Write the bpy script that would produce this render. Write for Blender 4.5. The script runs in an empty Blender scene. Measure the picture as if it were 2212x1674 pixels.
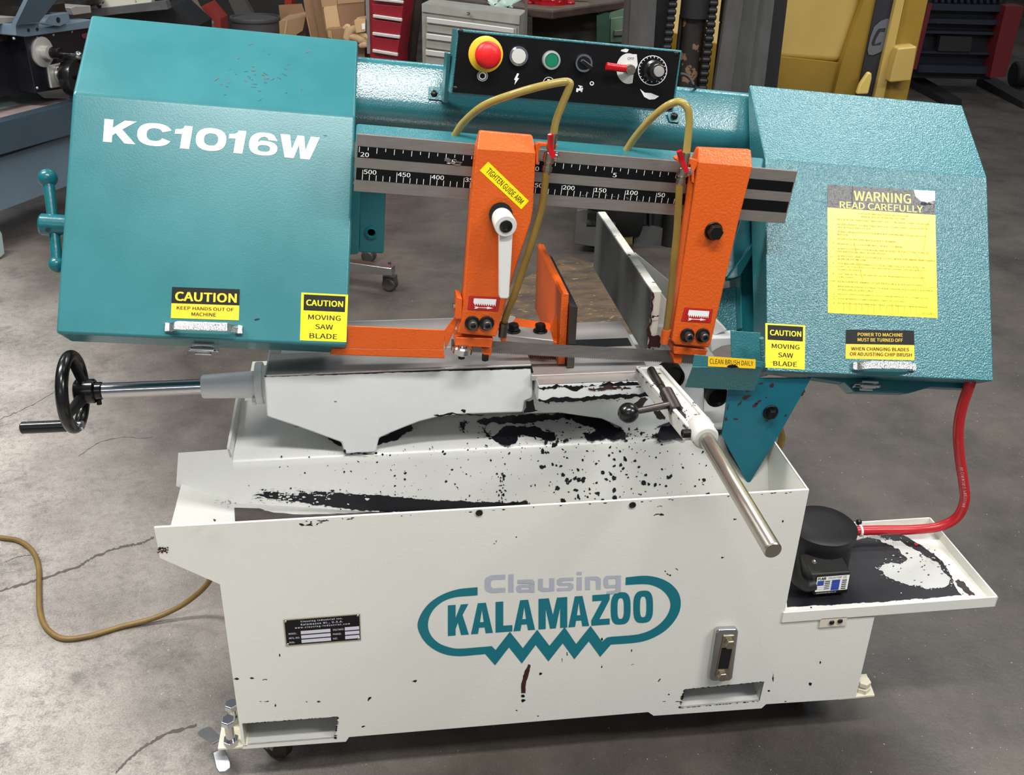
import bpy, bmesh, math, random
from mathutils import Vector as V, Matrix

S = bpy.context.scene
COL = S.collection
random.seed(7)
rad = math.radians

# ------------------------------------------------------------------ camera
IW, IH, FPX = 2212., 1674., 2165.
CAMLOC = V((0, -1.25, 1.44375))
_p, _r, _y = rad(28.15), rad(1.56), rad(8.4)
FW = V((math.sin(_y)*math.cos(_p), math.cos(_y)*math.cos(_p), -math.sin(_p)))
_rt = V((math.cos(_y), -math.sin(_y), 0)); _up = _rt.cross(FW)
RT = _rt*math.cos(_r) + _up*math.sin(_r)
UP = _up*math.cos(_r) - _rt*math.sin(_r)
cam = bpy.data.cameras.new('camera')
cam.sensor_fit = 'HORIZONTAL'; cam.sensor_width = 36; cam.lens = FPX/IW*36
cam.clip_start = .05; cam.clip_end = 100
camo = bpy.data.objects.new('camera', cam); COL.objects.link(camo)
M = Matrix((RT, UP, -FW)).transposed().to_4x4(); M.translation = CAMLOC
camo.matrix_world = M
S.camera = camo

# ------------------------------------------------------------------ light and exposure
S.view_settings.view_transform = 'Standard'
S.view_settings.look = 'None'
S.view_settings.gamma = 1
S.view_settings.use_curve_mapping = False
S.view_settings.exposure = -0.03
w = bpy.data.worlds.new('world'); S.world = w; w.use_nodes = True
w.node_tree.nodes['Background'].inputs[0].default_value = (.80, .88, 1, 1)
w.node_tree.nodes['Background'].inputs[1].default_value = .25

def area(name, loc, target, sx, sy, power, col=(1, 1, 1)):
    l = bpy.data.lights.new(name, 'AREA'); l.shape = 'RECTANGLE'; l.size = sx; l.size_y = sy
    l.energy = power; l.color = col
    o = bpy.data.objects.new(name, l); COL.objects.link(o)
    o.location = loc
    d = V(target) - V(loc)
    o.rotation_euler = d.to_track_quat('-Z', 'Y').to_euler()
    return o
LAMPS = [  # x, y, z, length, width, power, tint   (unseen overhead fluorescents and added fill lamps, long side along x)
    (.20, -1.12, 3.5, 1.7, .24, 95, (1, .985, .96)),
    (-1.8, .60, 3.5, 1.5, .30, 140, (1, .97, .93)),
    (3.0, -1.75, 3.5, 1.7, .5, 120, (1, .985, .965)),
    (2.5, 1.37, 3.5, 1.5, .35, 60, (.95, .98, 1)),
    (-.9, -4.0, 3.2, 2.4, .45, 34, (.97, .985, 1)),  # added fill behind the camera, brightens the front faces
    (-2.8, 3.6, 3.8, 1.5, .30, 45, (.85, .93, 1)),  # added for the left background
    (1.2, 3.1, 3.8, 1.5, .30, 52, (1, .97, .93)),  # added to light the background cabinets
    (4.4, 6.2, 4.2, 1.5, .30, 22, (.85, .92, 1)),  # added for the far right background
]
for L in LAMPS:
    area('lamp_light', L[:3], (L[0], L[1], 0), L[3], L[4], L[5], L[6])

# ------------------------------------------------------------------ helpers: pixel rays onto real planes
def ray(px, py): return FW + RT*((px-IW/2)/FPX) - UP*((py-IH/2)/FPX)
class Pl:
    def __init__(s, p, n): s.p = V(p); s.n = V(n).normalized()
    def __call__(s, px, py, off=0):
        d = ray(px, py); q = s.p + s.n*off
        return CAMLOC + d*((q-CAMLOC).dot(s.n)/d.dot(s.n))
def pY(px, py, y): return Pl((0, y, 0), (0, -1, 0))(px, py)
def pZ(px, py, z): return Pl((0, 0, z), (0, 0, 1))(px, py)
def pX(px, py, x): return Pl((x, 0, 0), (1, 0, 0))(px, py)
HEAD = V((math.sin(_y), math.cos(_y), 0)); SIDE = V((math.cos(_y), -math.sin(_y), 0))
class Far:          # vertical plane facing the viewer's heading, at a ground distance
    def __init__(s, d, turn=0):
        n = Matrix.Rotation(rad(turn), 3, 'Z') @ (-HEAD)
        s.pl = Pl(CAMLOC + HEAD*d, n); s.n = s.pl.n
    def __call__(s, px, py): return s.pl(px, py)

_t = rad(5.2)
HU = V((math.cos(_t), 0, -math.sin(_t)))
HUP = V((math.sin(_t), 0, math.cos(_t)))
P0 = pY(1240, 765, .18)
class Frame:        # frame of the saw head: u along it, v up in its leaning plane, w out of it
    def __init__(s, a, o=None):
        A = rad(a); s.o = o or P0; s.u = HU
        s.v = HUP*math.cos(A) + V((0, 1, 0))*math.sin(A); s.w = s.u.cross(s.v)
    def at(s, u, v, w): return s.o + s.u*u + s.v*v + s.w*w
    def plane(s, w): return Pl(s.o + s.w*w, s.w)
    def uv(s, p): d = p-s.o; return d.dot(s.u), d.dot(s.v), d.dot(s.w)
F34 = Frame(34); F5 = Frame(5)

# ------------------------------------------------------------------ helpers: objects
WL = {}
def tag(o, label=None, cat=None, group=None, kind=None):
    if label: o['label'] = label
    if cat: o['category'] = cat
    if group: o['group'] = group
    if kind: o['kind'] = kind
    return o
def empty(name, loc, label=None, cat=None, group=None, kind=None):
    o = bpy.data.objects.new(name, None); COL.objects.link(o); o.location = loc
    o.empty_display_size = .1
    WL[o] = V(loc); return tag(o, label, cat, group, kind)
def mk(name, bm, mats, parent=None, smooth=35, bevel=0, seg=2, label=None, cat=None, group=None, kind=None, recalc=True):
    if recalc: bmesh.ops.recalc_face_normals(bm, faces=bm.faces[:])
    me = bpy.data.meshes.new(name)
    xs = [v.co for v in bm.verts]
    c = V([(min(p[i] for p in xs)+max(p[i] for p in xs))/2 for i in range(3)])
    if not parent: c.z = min(p[2] for p in xs)
    for v in bm.verts: v.co -= c
    bm.to_mesh(me); bm.free()
    if not isinstance(mats, (list, tuple)): mats = [mats]
    for m in mats: me.materials.append(m)
    if smooth:
        me.shade_smooth(); me.set_sharp_from_angle(angle=rad(smooth))
    o = bpy.data.objects.new(name, me); COL.objects.link(o)
    WL[o] = c
    if parent: o.parent = parent; o.location = c - WL[parent]
    else: o.location = c
    if bevel:
        b = o.modifiers.new('bevel', 'BEVEL'); b.width = bevel; b.segments = seg; b.limit_method = 'ANGLE'; b.angle_limit = rad(20 if smooth == 12 else 40); b.harden_normals = bool(smooth)
    if name in ('paint_chips','paint_scratch','packing_paper') and parent: kind='stuff'
    return tag(o, label, cat, group, kind)
def dup(o, dloc, parent=None):       # a copy (sharing mesh) moved by a world vector
    c = o.copy(); COL.objects.link(c); p = parent or o.parent
    WL[c] = WL[o] + V(dloc)
    if p: c.parent = p; c.location = WL[c] - WL[p]
    else: c.location = WL[c]
    for ch in list(o.children): dup(ch, dloc, c)
    return c
B = bmesh.new
def faces(bm, pts, fs, mi=0):
    vs = [bm.verts.new(p) for p in pts]
    out = []
    for f in fs:
        try:
            q = bm.faces.new([vs[i] for i in f]); q.material_index = mi; out.append(q)
        except ValueError: pass
    return vs
def prism(bm, poly, d, mi=0):
    n = len(poly); a = [V(p) for p in poly]; d = V(d)
    faces(bm, a + [p+d for p in a], [tuple(range(n)), tuple(range(2*n-1, n-1, -1))] + [(i, i+n, (i+1) % n+n, (i+1) % n) for i in range(n)], mi)
def hexa(bm, a, b, mi=0):            # two matching loops of points bridged
    n = len(a)
    faces(bm, list(a)+list(b), [tuple(range(n)), tuple(range(2*n-1, n-1, -1))] + [(i, i+n, (i+1) % n+n, (i+1) % n) for i in range(n)], mi)
X, Y, Z = V((1, 0, 0)), V((0, 1, 0)), V((0, 0, 1))
def box(bm, c, s, ax=(X, Y, Z), mi=0):
    c = V(c); e = [ax[i]*(s[i]/2) for i in range(3)]
    a = [c-e[0]-e[1]-e[2], c+e[0]-e[1]-e[2], c+e[0]+e[1]-e[2], c-e[0]+e[1]-e[2]]
    prism(bm, a, e[2]*2, mi)
def bx(bm, x0, y0, z0, x1, y1, z1, mi=0): box(bm, ((x0+x1)/2, (y0+y1)/2, (z0+z1)/2), (abs(x1-x0), abs(y1-y0), abs(z1-z0)), mi=mi)
def perp(a):
    a = a.normalized(); t = Z if abs(a.z) < .9 else X
    e = a.cross(t).normalized(); return e, a.cross(e)
def lathe(bm, p, ax, prof, n=24, mi=0, rot=0):   # prof: (radius, distance along ax)
    p = V(p); ax = V(ax).normalized(); e, f = perp(ax)
    rings = []
    for r, h in prof:
        if r < 1e-6: rings.append([bm.verts.new(p+ax*h)])
        else: rings.append([bm.verts.new(p+ax*h+(e*math.cos(2*math.pi*i/n+rot)+f*math.sin(2*math.pi*i/n+rot))*r) for i in range(n)])
    for a, b in zip(rings, rings[1:]):
        for i in range(n):
            j = (i+1) % n
            if len(a) == 1 and len(b) == 1: continue
            q = [a[0], b[j], b[i]] if len(a) == 1 else [a[i], a[j], b[0]] if len(b) == 1 else [a[i], a[j], b[j], b[i]]
            try: bm.faces.new(q).material_index = mi
            except ValueError: pass
    for r in (rings[0], rings[-1]):
        if len(r) > 2:
            try: bm.faces.new(r).material_index = mi
            except ValueError: pass
def cyl(bm, a, b, r, r2=None, n=20, mi=0):
    a = V(a); b = V(b); L = (b-a).length
    lathe(bm, a, b-a, [(r, 0), (r if r2 is None else r2, L)], n, mi)
def rcyl(bm, a, b, r, c=.0015, n=24, mi=0):      # cylinder with chamfered rims
    a = V(a); b = V(b); L = (b-a).length
    lathe(bm, a, b-a, [(r-c, 0), (r, c), (r, L-c), (r-c, L)], n, mi)
def ball(bm, c, r, n=20, mi=0, k=12, ax=Z, sq=1):
    lathe(bm, c, ax, [(r*math.sin(math.pi*i/k), -r*sq*math.cos(math.pi*i/k)) for i in range(k+1)], n, mi)
def spline(pts, k=8):
    P = [V(p) for p in pts]; P = [P[0]*2-P[1]] + P + [P[-1]*2-P[-2]]; out = []
    for i in range(1, len(P)-2):
        for j in range(k):
            t = j/k; a, b, c, d = P[i-1], P[i], P[i+1], P[i+2]
            out.append(.5*((2*b)+(c-a)*t+(2*a-5*b+4*c-d)*t*t+(3*b-a-3*c+d)*t**3))
    out.append(P[-2]); return out
def tube(bm, pts, r, n=12, mi=0, k=8, flat=1):
    P = spline(pts, k) if k else [V(p) for p in pts]
    rings = []; e = None
    for i, p in enumerate(P):
        t = (P[min(i+1, len(P)-1)]-P[max(i-1, 0)]).normalized()
        if e is None: e, f = perp(t)
        e = (e - t*e.dot(t)).normalized(); f = t.cross(e)
        rr = r(i/(len(P)-1)) if callable(r) else r
        rings.append([bm.verts.new(p+(e*math.cos(2*math.pi*j/n)*flat+f*math.sin(2*math.pi*j/n))*rr) for j in range(n)])
    for a, b in zip(rings, rings[1:]):
        for j in range(n): bm.faces.new([a[j], a[(j+1) % n], b[(j+1) % n], b[j]]).material_index = mi
    bm.faces.new(rings[0]).material_index = mi; bm.faces.new(rings[-1][::-1]).material_index = mi
def torus(bm, c, ax, R, r, n=40, m=14, mi=0, sq=1):
    c = V(c); ax = V(ax).normalized(); e, f = perp(ax); rings = []
    for i in range(n):
        a = 2*math.pi*i/n; d = e*math.cos(a)+f*math.sin(a)
        rings.append([bm.verts.new(c+d*(R+r*math.cos(2*math.pi*j/m))+ax*(r*sq*math.sin(2*math.pi*j/m))) for j in range(m)])
    for i in range(n):
        for j in range(m): bm.faces.new([rings[i][j], rings[(i+1) % n][j], rings[(i+1) % n][(j+1) % m], rings[i][(j+1) % m]]).material_index = mi
def hexhead(bm, p, ax, r, h, washer=0, mi=0, mw=None):
    p = V(p); ax = V(ax).normalized()
    if washer: lathe(bm, p, ax, [(washer-.001, 0), (washer, .0006), (washer, .0022), (washer-.001, .003)], 24, mi if mw is None else mw); p = p+ax*.003
    lathe(bm, p, ax, [(r, 0), (r, h*.8), (r*.85, h)], 6, mi)
def sockethead(bm, p, ax, r, h, washer=0, mi=0, mw=None, mh=None):
    p = V(p); ax = V(ax).normalized()
    if washer: lathe(bm, p, ax, [(washer-.0015, 0), (washer, .001), (washer, .003), (washer-.0015, .004)], 24, mi if mw is None else mw); p = p+ax*.004
    lathe(bm, p, ax, [(r, 0), (r, h-.001), (r-.001, h), (r*.55, h), (r*.5, h*.5), (0, h*.5)], 20, mi)
def plate(bm, pl, pxs, th, mi=0):    # a plate of outline pxs (pixels) lying on plane pl, thickness th inward
    prism(bm, [pl(*p) for p in pxs], pl.n*(-th), mi)

# flat outlines: curve fill -> 2D triangles
def fill(polys):
    cu = bpy.data.curves.new('f', 'CURVE'); cu.dimensions = '2D'; cu.fill_mode = 'BOTH'
    for p in polys:
        s = cu.splines.new('POLY'); s.points.add(len(p)-1); s.use_cyclic_u = True
        for i, q in enumerate(p): s.points[i].co = (q[0], q[1], 0, 1)
    o = bpy.data.objects.new('f', cu); me = bpy.data.meshes.new_from_object(o)
    r = ([(v.co.x, v.co.y) for v in me.vertices], [tuple(f.vertices) for f in me.polygons])
    bpy.data.objects.remove(o); bpy.data.curves.remove(cu); bpy.data.meshes.remove(me)
    return r
TXT = {}
import os
FONT = None
try:      # the plain sans-serif that ships with Blender
    FONT = bpy.data.fonts.load(os.path.join(bpy.utils.system_resource('DATAFILES'), 'fonts', 'Noto Sans CJK Regular.woff2'))
except Exception: FONT = None
def glyphs(s, bold=0, space=1.0, res=2, shear=0):
    k = (s, bold, space, res, shear)
    if k not in TXT:
        cu = bpy.data.curves.new('t', 'FONT'); cu.body = s
        if FONT: cu.font = FONT
        cu.offset = bold; cu.space_character = space
        cu.resolution_u = res; cu.align_x = 'LEFT'; cu.shear = shear
        o = bpy.data.objects.new('t', cu); me = bpy.data.meshes.new_from_object(o)
        TXT[k] = ([(v.co.x, v.co.y) for v in me.vertices], [tuple(f.vertices) for f in me.polygons])
        bpy.data.objects.remove(o); bpy.data.curves.remove(cu); bpy.data.meshes.remove(me)
    return TXT[k]
class Decal:        # printed things on a real surface; (a,b) run 0..1 from the top left corner
    def __init__(s, pl, tl, tr, br, bl, lift=.0005):
        s.pl = pl; s.c = [pl(*q) for q in (tl, tr, br, bl)]; s.n = pl.n; s.bm = B(); s.lift = lift
    def at(s, a, b, h):
        tl, tr, br, bl = s.c
        return (tl*(1-a)+tr*a)*(1-b) + (bl*(1-a)+br*a)*b + s.n*(s.lift+h*.00025)
    def tris(s, vt, fs, mi, h):
        vs = [s.bm.verts.new(s.at(a, b, h)) for a, b in vt]
        for f in fs:
            try:
                q = s.bm.faces.new([vs[i] for i in f]); q.material_index = mi
                q.normal_update()
                if q.normal.dot(s.n) < 0: q.normal_flip()
            except ValueError: pass
    def rect(s, a0, b0, a1, b1, mi, h=0): s.tris([(a0, b0), (a1, b0), (a1, b1), (a0, b1)], [(0, 1, 2, 3)], mi, h)
    def poly(s, polys, mi, h=0):
        if not isinstance(polys[0][0], (list, tuple)): polys = [polys]
        s.tris(*fill(polys), mi, h)
    def text(s, t, a0, b0, a1, b1, mi, h=1, bold=0, space=1.0, shear=0):
        if bold:                       # heavier strokes: the same letters laid over themselves a hair to each side
            W_ = (s.c[1]-s.c[0]).length; H_ = (s.c[3]-s.c[0]).length; k = bold*1.25*(b1-b0)*H_/.73
            ka, kb = k/W_, k/H_
            for i, (da, db) in enumerate(((-1, -.6), (1, -.6), (-1, .6), (1, .6)) if bold > .015 else ((-1, 0), (1, 0))):
                s.text(t, a0+ka*(1+da), b0+kb*(1+db), a1-ka*(1-da), b1-kb*(1-db), mi, h+.12*i, 0, space, shear)
            return
        vt, fs = glyphs(t, 0, space, 3, shear)
        x0 = min(v[0] for v in vt); x1 = max(v[0] for v in vt); y0 = min(v[1] for v in vt); y1 = max(v[1] for v in vt)
        s.tris([(a0+(x-x0)/(x1-x0)*(a1-a0), b1-(y-y0)/(y1-y0)*(b1-b0)) for x, y in vt], fs, mi, h)
    def done(s, name, mats, parent, label=None): return mk(name, s.bm, mats, parent, smooth=0, label=label, recalc=False)
    def pxpoly(s, pxs, mi, h=0):     # outline given in pixels on the plane
        pts = [s.pl(*p) for p in pxs]; o = s.c[0]
        e = (s.c[1]-o).normalized(); f = s.n.cross(e)
        vt, fs = fill([[((p-o).dot(e), (p-o).dot(f)) for p in pts]])
        vs = [s.bm.verts.new(o+e*a+f*b+s.n*(s.lift+h*.00025)) for a, b in vt]
        for q in fs:
            try:
                q = s.bm.faces.new([vs[i] for i in q]); q.material_index = mi; q.normal_update()
                if q.normal.dot(s.n) < 0: q.normal_flip()
            except ValueError: pass
def jag(pts, it=3, amp=.18, rnd=random):
    sub = []
    for i, p in enumerate(pts):
        q = pts[(i+1) % len(pts)]; n = max(1, int(math.hypot(q[0]-p[0], q[1]-p[1])/22)); n = min(n, 14)
        sub += [(p[0]+(q[0]-p[0])*k/n, p[1]+(q[1]-p[1])*k/n) for k in range(n)]
    if len(sub) > len(pts)*1.5: it = max(2, it-1)
    pts = sub
    for _ in range(it):
        out = []
        for i, p in enumerate(pts):
            q = pts[(i+1) % len(pts)]; dx, dy = q[0]-p[0], q[1]-p[1]; k = rnd.uniform(-amp, amp)
            out += [p, ((p[0]+q[0])/2-dy*k, (p[1]+q[1])/2+dx*k)]
        pts = out
    return pts
def ragged(D, pts, mi, h=0, it=4, amp=.2, n=60, spread=5, mj=None, rnd=random):
    """a torn-edged patch with flecks round its rim"""
    P = jag(pts, it, amp, rnd); D.pxpoly(P, mi, h)
    for _ in range(n):
        p = rnd.choice(P); s = rnd.choice((.6, .8, 1, 1.4, 2))
        D.pxpoly(blob(p[0]+rnd.gauss(0, spread), p[1]+rnd.gauss(0, spread*.6), s*rnd.uniform(.8, 2), s*rnd.uniform(.5, 1), 6, rnd.random()), mi if (mj is None or rnd.random() < .6) else mj, h+1+rnd.randint(0, 2))
def blob(x, y, rx, ry, n=7, rot=0, rnd=random):
    out = []; c, s = math.cos(rot), math.sin(rot)
    for i in range(n):
        a = 2*math.pi*(i+rnd.uniform(-.3, .3))/n; k = rnd.uniform(.55, 1.15)
        px, py = rx*k*math.cos(a), ry*k*math.sin(a)
        out.append((x+px*c-py*s, y+px*s+py*c))
    return out

# ------------------------------------------------------------------ materials
def N(nt, t, **kw):
    n = nt.nodes.new(t)
    for k, v in kw.items():
        if k in n.inputs.keys() if hasattr(n.inputs, 'keys') else False: n.inputs[k].default_value = v
        else: setattr(n, k, v)
    return n
def srgb(r, g, b):
    f = lambda c: (c/255/12.92) if c/255 <= .04045 else ((c/255+.055)/1.055)**2.4
    return (f(r), f(g), f(b), 1)
def mat(name, col, rough=.5, metal=0, bump=0, bscale=200, var=0, vscale=8, col2=None, coat=0, stretch=None, bdet=2, rvar=0, chips=None, chipcol=None, alpha=1, trans=0, spec=None):
    m = bpy.data.materials.new(name); m.use_nodes = True; nt = m.node_tree; b = nt.nodes['Principled BSDF']
    b.inputs['Base Color'].default_value = col; b.inputs['Roughness'].default_value = rough; b.inputs['Metallic'].default_value = metal
    if coat: b.inputs['Coat Weight'].default_value = coat; b.inputs['Coat Roughness'].default_value = .15
    if trans: b.inputs['Transmission Weight'].default_value = trans
    if spec is not None: b.inputs['Specular IOR Level'].default_value = spec
    tc = nt.nodes.new('ShaderNodeTexCoord'); vec = tc.outputs['Object']
    if stretch:
        mp = nt.nodes.new('ShaderNodeMapping'); mp.inputs['Scale'].default_value = stretch
        nt.links.new(vec, mp.inputs[0]); vec = mp.outputs[0]
    def noise(sc, det=2, ro=.5):
        n = nt.nodes.new('ShaderNodeTexNoise'); n.inputs['Scale'].default_value = sc; n.inputs['Detail'].default_value = det
        n.inputs['Roughness'].default_value = ro
        nt.links.new(vec, n.inputs['Vector']); return n.outputs['Fac']
    cur = None
    def mix(fac, c1, c2):
        x = nt.nodes.new('ShaderNodeMix'); x.data_type = 'RGBA'
        nt.links.new(fac, x.inputs[0])
        for i, c in ((6, c1), (7, c2)):
            if isinstance(c, tuple): x.inputs[i].default_value = c
            else: nt.links.new(c, x.inputs[i])
        return x.outputs[2]
    def ramp(fac, a, bb):
        r = nt.nodes.new('ShaderNodeMapRange'); r.inputs[1].default_value = a; r.inputs[2].default_value = bb
        nt.links.new(fac, r.inputs[0]); return r.outputs[0]
    if var:
        c2 = col2 or tuple(c*(1-var) for c in col[:3])+(1,)
        cur = mix(ramp(noise(vscale, 5, .6), .35, .65), col, c2)
    if chips:
        fac = ramp(noise(chips[0], 4, .6), chips[1], chips[1]+.015)
        cur = mix(fac, cur or col, chipcol or (.02, .018, .02, 1))
    if cur: nt.links.new(cur, b.inputs['Base Color'])
    if rvar: nt.links.new(ramp(noise(vscale*2, 4, .6), .2-rvar+.1, .8), b.inputs['Roughness']); 
    if rvar:
        r = nt.nodes.new('ShaderNodeMapRange'); r.inputs[1].default_value = .3; r.inputs[2].default_value = .7
        r.inputs[3].default_value = rough-rvar; r.inputs[4].default_value = rough+rvar
        nt.links.new(noise(vscale*2, 4, .6), r.inputs[0]); nt.links.new(r.outputs[0], b.inputs['Roughness'])
    if bump:
        bp = nt.nodes.new('ShaderNodeBump'); bp.inputs['Strength'].default_value = bump; bp.inputs['Distance'].default_value = .002
        nt.links.new(noise(bscale, bdet), bp.inputs['Height']); nt.links.new(bp.outputs[0], b.inputs['Normal'])
    return m
TEALC = srgb(42, 112, 119)
TEAL = mat('teal_paint', srgb(48, 112, 117), .27, spec=.35, bump=.05, bscale=420, bdet=1, vscale=6, var=.1, col2=srgb(58, 122, 127))
TEALH = mat('teal_hammered_paint', TEALC, .30, bump=.50, bscale=400, bdet=1, var=.06, vscale=4, spec=.9)
TEALB = mat('teal_beam_paint', TEALC, .24, bump=.22, bscale=420, bdet=1, spec=1.0)
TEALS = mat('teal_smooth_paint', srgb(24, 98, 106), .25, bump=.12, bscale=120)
TEALD = mat('teal_chipped_paint', srgb(16, 100, 116), .35, bump=.12, bscale=120, chips=(38, .70), chipcol=srgb(58, 26, 26))
ORANGE = mat('orange_paint', srgb(212, 90, 22), .38, bump=.45, bscale=260, bdet=1, chips=(45, .735), chipcol=srgb(30, 18, 14))
WHITE = mat('white_enamel', srgb(232, 231, 221), .42, bump=.10, bscale=320, bdet=1, var=.04, vscale=3)
WHITEC = mat('white_cast_enamel', srgb(228, 230, 228), .45, bump=.22, bscale=60, var=.05, vscale=6, chips=(40, .76))
WHITET = mat('white_worn_enamel', srgb(198, 198, 192), .32, bump=.08, bscale=200, var=.10, vscale=4, chips=(42, .75))
CREAM = mat('cream_enamel', srgb(222, 216, 192), .4, chips=(60, .76), var=.06)
DARKCHIP = mat('bare_dark_metal', srgb(16, 17, 24), .4, var=.4, vscale=20, spec=.3)
BROWNCHIP = mat('bare_brown_primer', srgb(62, 30, 30), .5)
RUST = mat('rust_brown', srgb(52, 40, 36), .6, var=.5, vscale=40, bump=.3)
STEEL = mat('ground_steel', srgb(196, 190, 184), .38, .55, var=.14, vscale=9, rvar=.06)
STEELD = mat('dark_steel', srgb(105, 100, 96), .38, 1, var=.3, vscale=20, rvar=.1)
BLADEM = mat('blade_steel', srgb(138, 134, 130), .42, .7, var=.2, vscale=30, stretch=(1, 8, 8))
SCALEST = mat('scale_bar_steel', srgb(146, 139, 132), .42, .6, var=.15, vscale=30, stretch=(1, 10, 10))
CHROME = mat('chrome', srgb(196, 196, 196), .13, 1)
RODM = mat('bright_rod_steel', srgb(198, 192, 180), .30, 1, var=.10, vscale=18)
CHROMEH = mat('hammered_chrome', srgb(215, 215, 215), .22, 1, bump=.5, bscale=700, bdet=1)
NICKEL = mat('nickel', srgb(190, 180, 160), .25, 1)
BLACK = mat('black_plastic', srgb(18, 18, 18), .22)
BLACKM = mat('black_matt', srgb(20, 20, 21), .55)
BLACKOX = mat('black_oxide', srgb(26, 24, 24), .32, .4, bump=.1)
SOCK = mat('socket_head_steel', srgb(92, 90, 86), .35, .8)
PANELBLK = mat('panel_black', srgb(6, 6, 8), .42, spec=.25)
WHITEP = mat('white_print', srgb(240, 240, 236), .5)
GREYP = mat('grey_print', srgb(184, 187, 198), .45)
TEALP = mat('teal_print', srgb(18, 118, 132), .35)
YELP = mat('yellow_sticker', srgb(255, 232, 18), .30, bump=.05, bscale=90)
YELO = mat('amber_sticker', srgb(246, 200, 36), .35)
BLKP = mat('black_print', srgb(10, 10, 10), .45, spec=.25)
TEXTB = mat('faded_print', srgb(96, 84, 14), .5)
REDP = mat('red_sticker', srgb(178, 24, 22), .35)
REDPL = mat('red_plastic', srgb(190, 10, 20), .25)
REDBTN = mat('red_button', srgb(225, 22, 26), .42)
GREENBTN = mat('green_button', srgb(14, 120, 84), .35)
WHTBTN = mat('white_button', srgb(205, 205, 198), .35)
HOSE = mat('amber_hose', srgb(196, 172, 92), .12, var=.2, vscale=12, trans=.35)
HOSED = mat('brown_hose', srgb(150, 122, 56), .15, var=.25, vscale=12, trans=.3)
REDHOSE = mat('red_hose', srgb(186, 30, 40), .30)
GREYJAW = mat('grey_jaw_steel', srgb(88, 90, 90), .48, .1, var=.15, vscale=10, stretch=(10, 1, 1), rvar=.08)
IVORY = mat('ivory_lever', srgb(214, 214, 208), .38, bump=.15, bscale=150)
GLASSD = mat('dark_gauge_glass', srgb(22, 22, 24), .08)
CORD = mat('tan_cord', srgb(128, 102, 52), .5, var=.25, vscale=20)
BLUEP = mat('blue_print', srgb(40, 70, 170), .4)
# ================================================================== the setting
def floor_material():
    m = bpy.data.materials.new('concrete_floor'); m.use_nodes = True; nt = m.node_tree; b = nt.nodes['Principled BSDF']
    L = nt.links.new
    tc = nt.nodes.new('ShaderNodeNewGeometry'); vec = tc.outputs['Position']
    def noise(sc, det=4, ro=.55, dist=0):
        n = nt.nodes.new('ShaderNodeTexNoise'); n.inputs['Scale'].default_value = sc; n.inputs['Detail'].default_value = det
        n.inputs['Roughness'].default_value = ro; n.inputs['Distortion'].default_value = dist; L(vec, n.inputs['Vector']); return n.outputs['Fac']
    def rng(f, a, c, o0=0, o1=1):
        r = nt.nodes.new('ShaderNodeMapRange'); r.inputs[1].default_value = a; r.inputs[2].default_value = c; r.inputs[3].default_value = o0; r.inputs[4].default_value = o1
        L(f, r.inputs[0]); return r.outputs[0]
    def mix(f, a, c, mode='MIX'):
        x = nt.nodes.new('ShaderNodeMix'); x.data_type = 'RGBA'; x.blend_type = mode
        if isinstance(f, float): x.inputs[0].default_value = f
        else: L(f, x.inputs[0])
        for i, q in ((6, a), (7, c)):
            if isinstance(q, tuple): x.inputs[i].default_value = q
            else: L(q, x.inputs[i])
        return x.outputs[2]
    def mul(a, c, op='MULTIPLY'):
        x = nt.nodes.new('ShaderNodeMath'); x.operation = op
        for i, q in ((0, a), (1, c)):
            if isinstance(q, (int, float)): x.inputs[i].default_value = q
            else: L(q, x.inputs[i])
        return x.outputs[0]
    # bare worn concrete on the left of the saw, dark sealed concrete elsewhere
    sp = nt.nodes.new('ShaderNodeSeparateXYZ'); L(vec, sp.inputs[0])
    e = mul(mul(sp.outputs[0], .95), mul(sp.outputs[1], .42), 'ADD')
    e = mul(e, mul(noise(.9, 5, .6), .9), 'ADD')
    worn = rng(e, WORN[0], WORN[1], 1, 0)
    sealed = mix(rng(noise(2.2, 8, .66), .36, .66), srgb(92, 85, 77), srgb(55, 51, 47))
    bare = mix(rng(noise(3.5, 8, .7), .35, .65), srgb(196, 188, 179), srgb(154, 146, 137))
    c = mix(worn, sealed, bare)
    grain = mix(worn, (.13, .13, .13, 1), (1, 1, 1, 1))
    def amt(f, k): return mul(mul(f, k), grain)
    c = mix(amt(mul(rng(noise(45, 9, .80, .5), .48, .60), rng(noise(5, 5, .6), .35, .65, .45, 1)), .62), c, (.045, .040, .037, 1))             # dark pores
    c = mix(amt(rng(noise(260, 3, .6), .50, .66), .45), c, (.06, .055, .05, 1))
    c = mix(amt(rng(noise(280, 5, .75), .52, .70), .45), c, (.84, .81, .77, 1))                 # pale grain
    c = mix(rng(noise(5, 8, .72), .53, .72, 0, .6), c, (.045, .040, .036, 1))                   # oily clouds
    c = mix(rng(noise(150, 2, .5), .735, .76, 0, .8), c, (.60, .57, .52, 1))                  # pale specks
    L(c, b.inputs['Base Color'])
    L(rng(noise(5, 6, .65), .3, .7, .30, .58), b.inputs['Roughness'])
    bp = nt.nodes.new('ShaderNodeBump'); bp.inputs['Strength'].default_value = .30; bp.inputs['Distance'].default_value = .004
    L(mul(noise(55, 6, .7), noise(9, 4, .6), 'ADD'), bp.inputs['Height']); L(bp.outputs[0], b.inputs['Normal'])
    return m
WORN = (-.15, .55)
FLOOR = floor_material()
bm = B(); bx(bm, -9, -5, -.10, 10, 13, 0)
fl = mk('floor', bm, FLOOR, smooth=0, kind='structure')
WALLM = mat('shop_wall', srgb(88, 84, 80), .8, var=.2, vscale=.8)
bm = B(); bx(bm, -9, 12.8, 0, 10, 13, 5); mk('wall_back', bm, WALLM, smooth=0, kind='structure')
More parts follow.
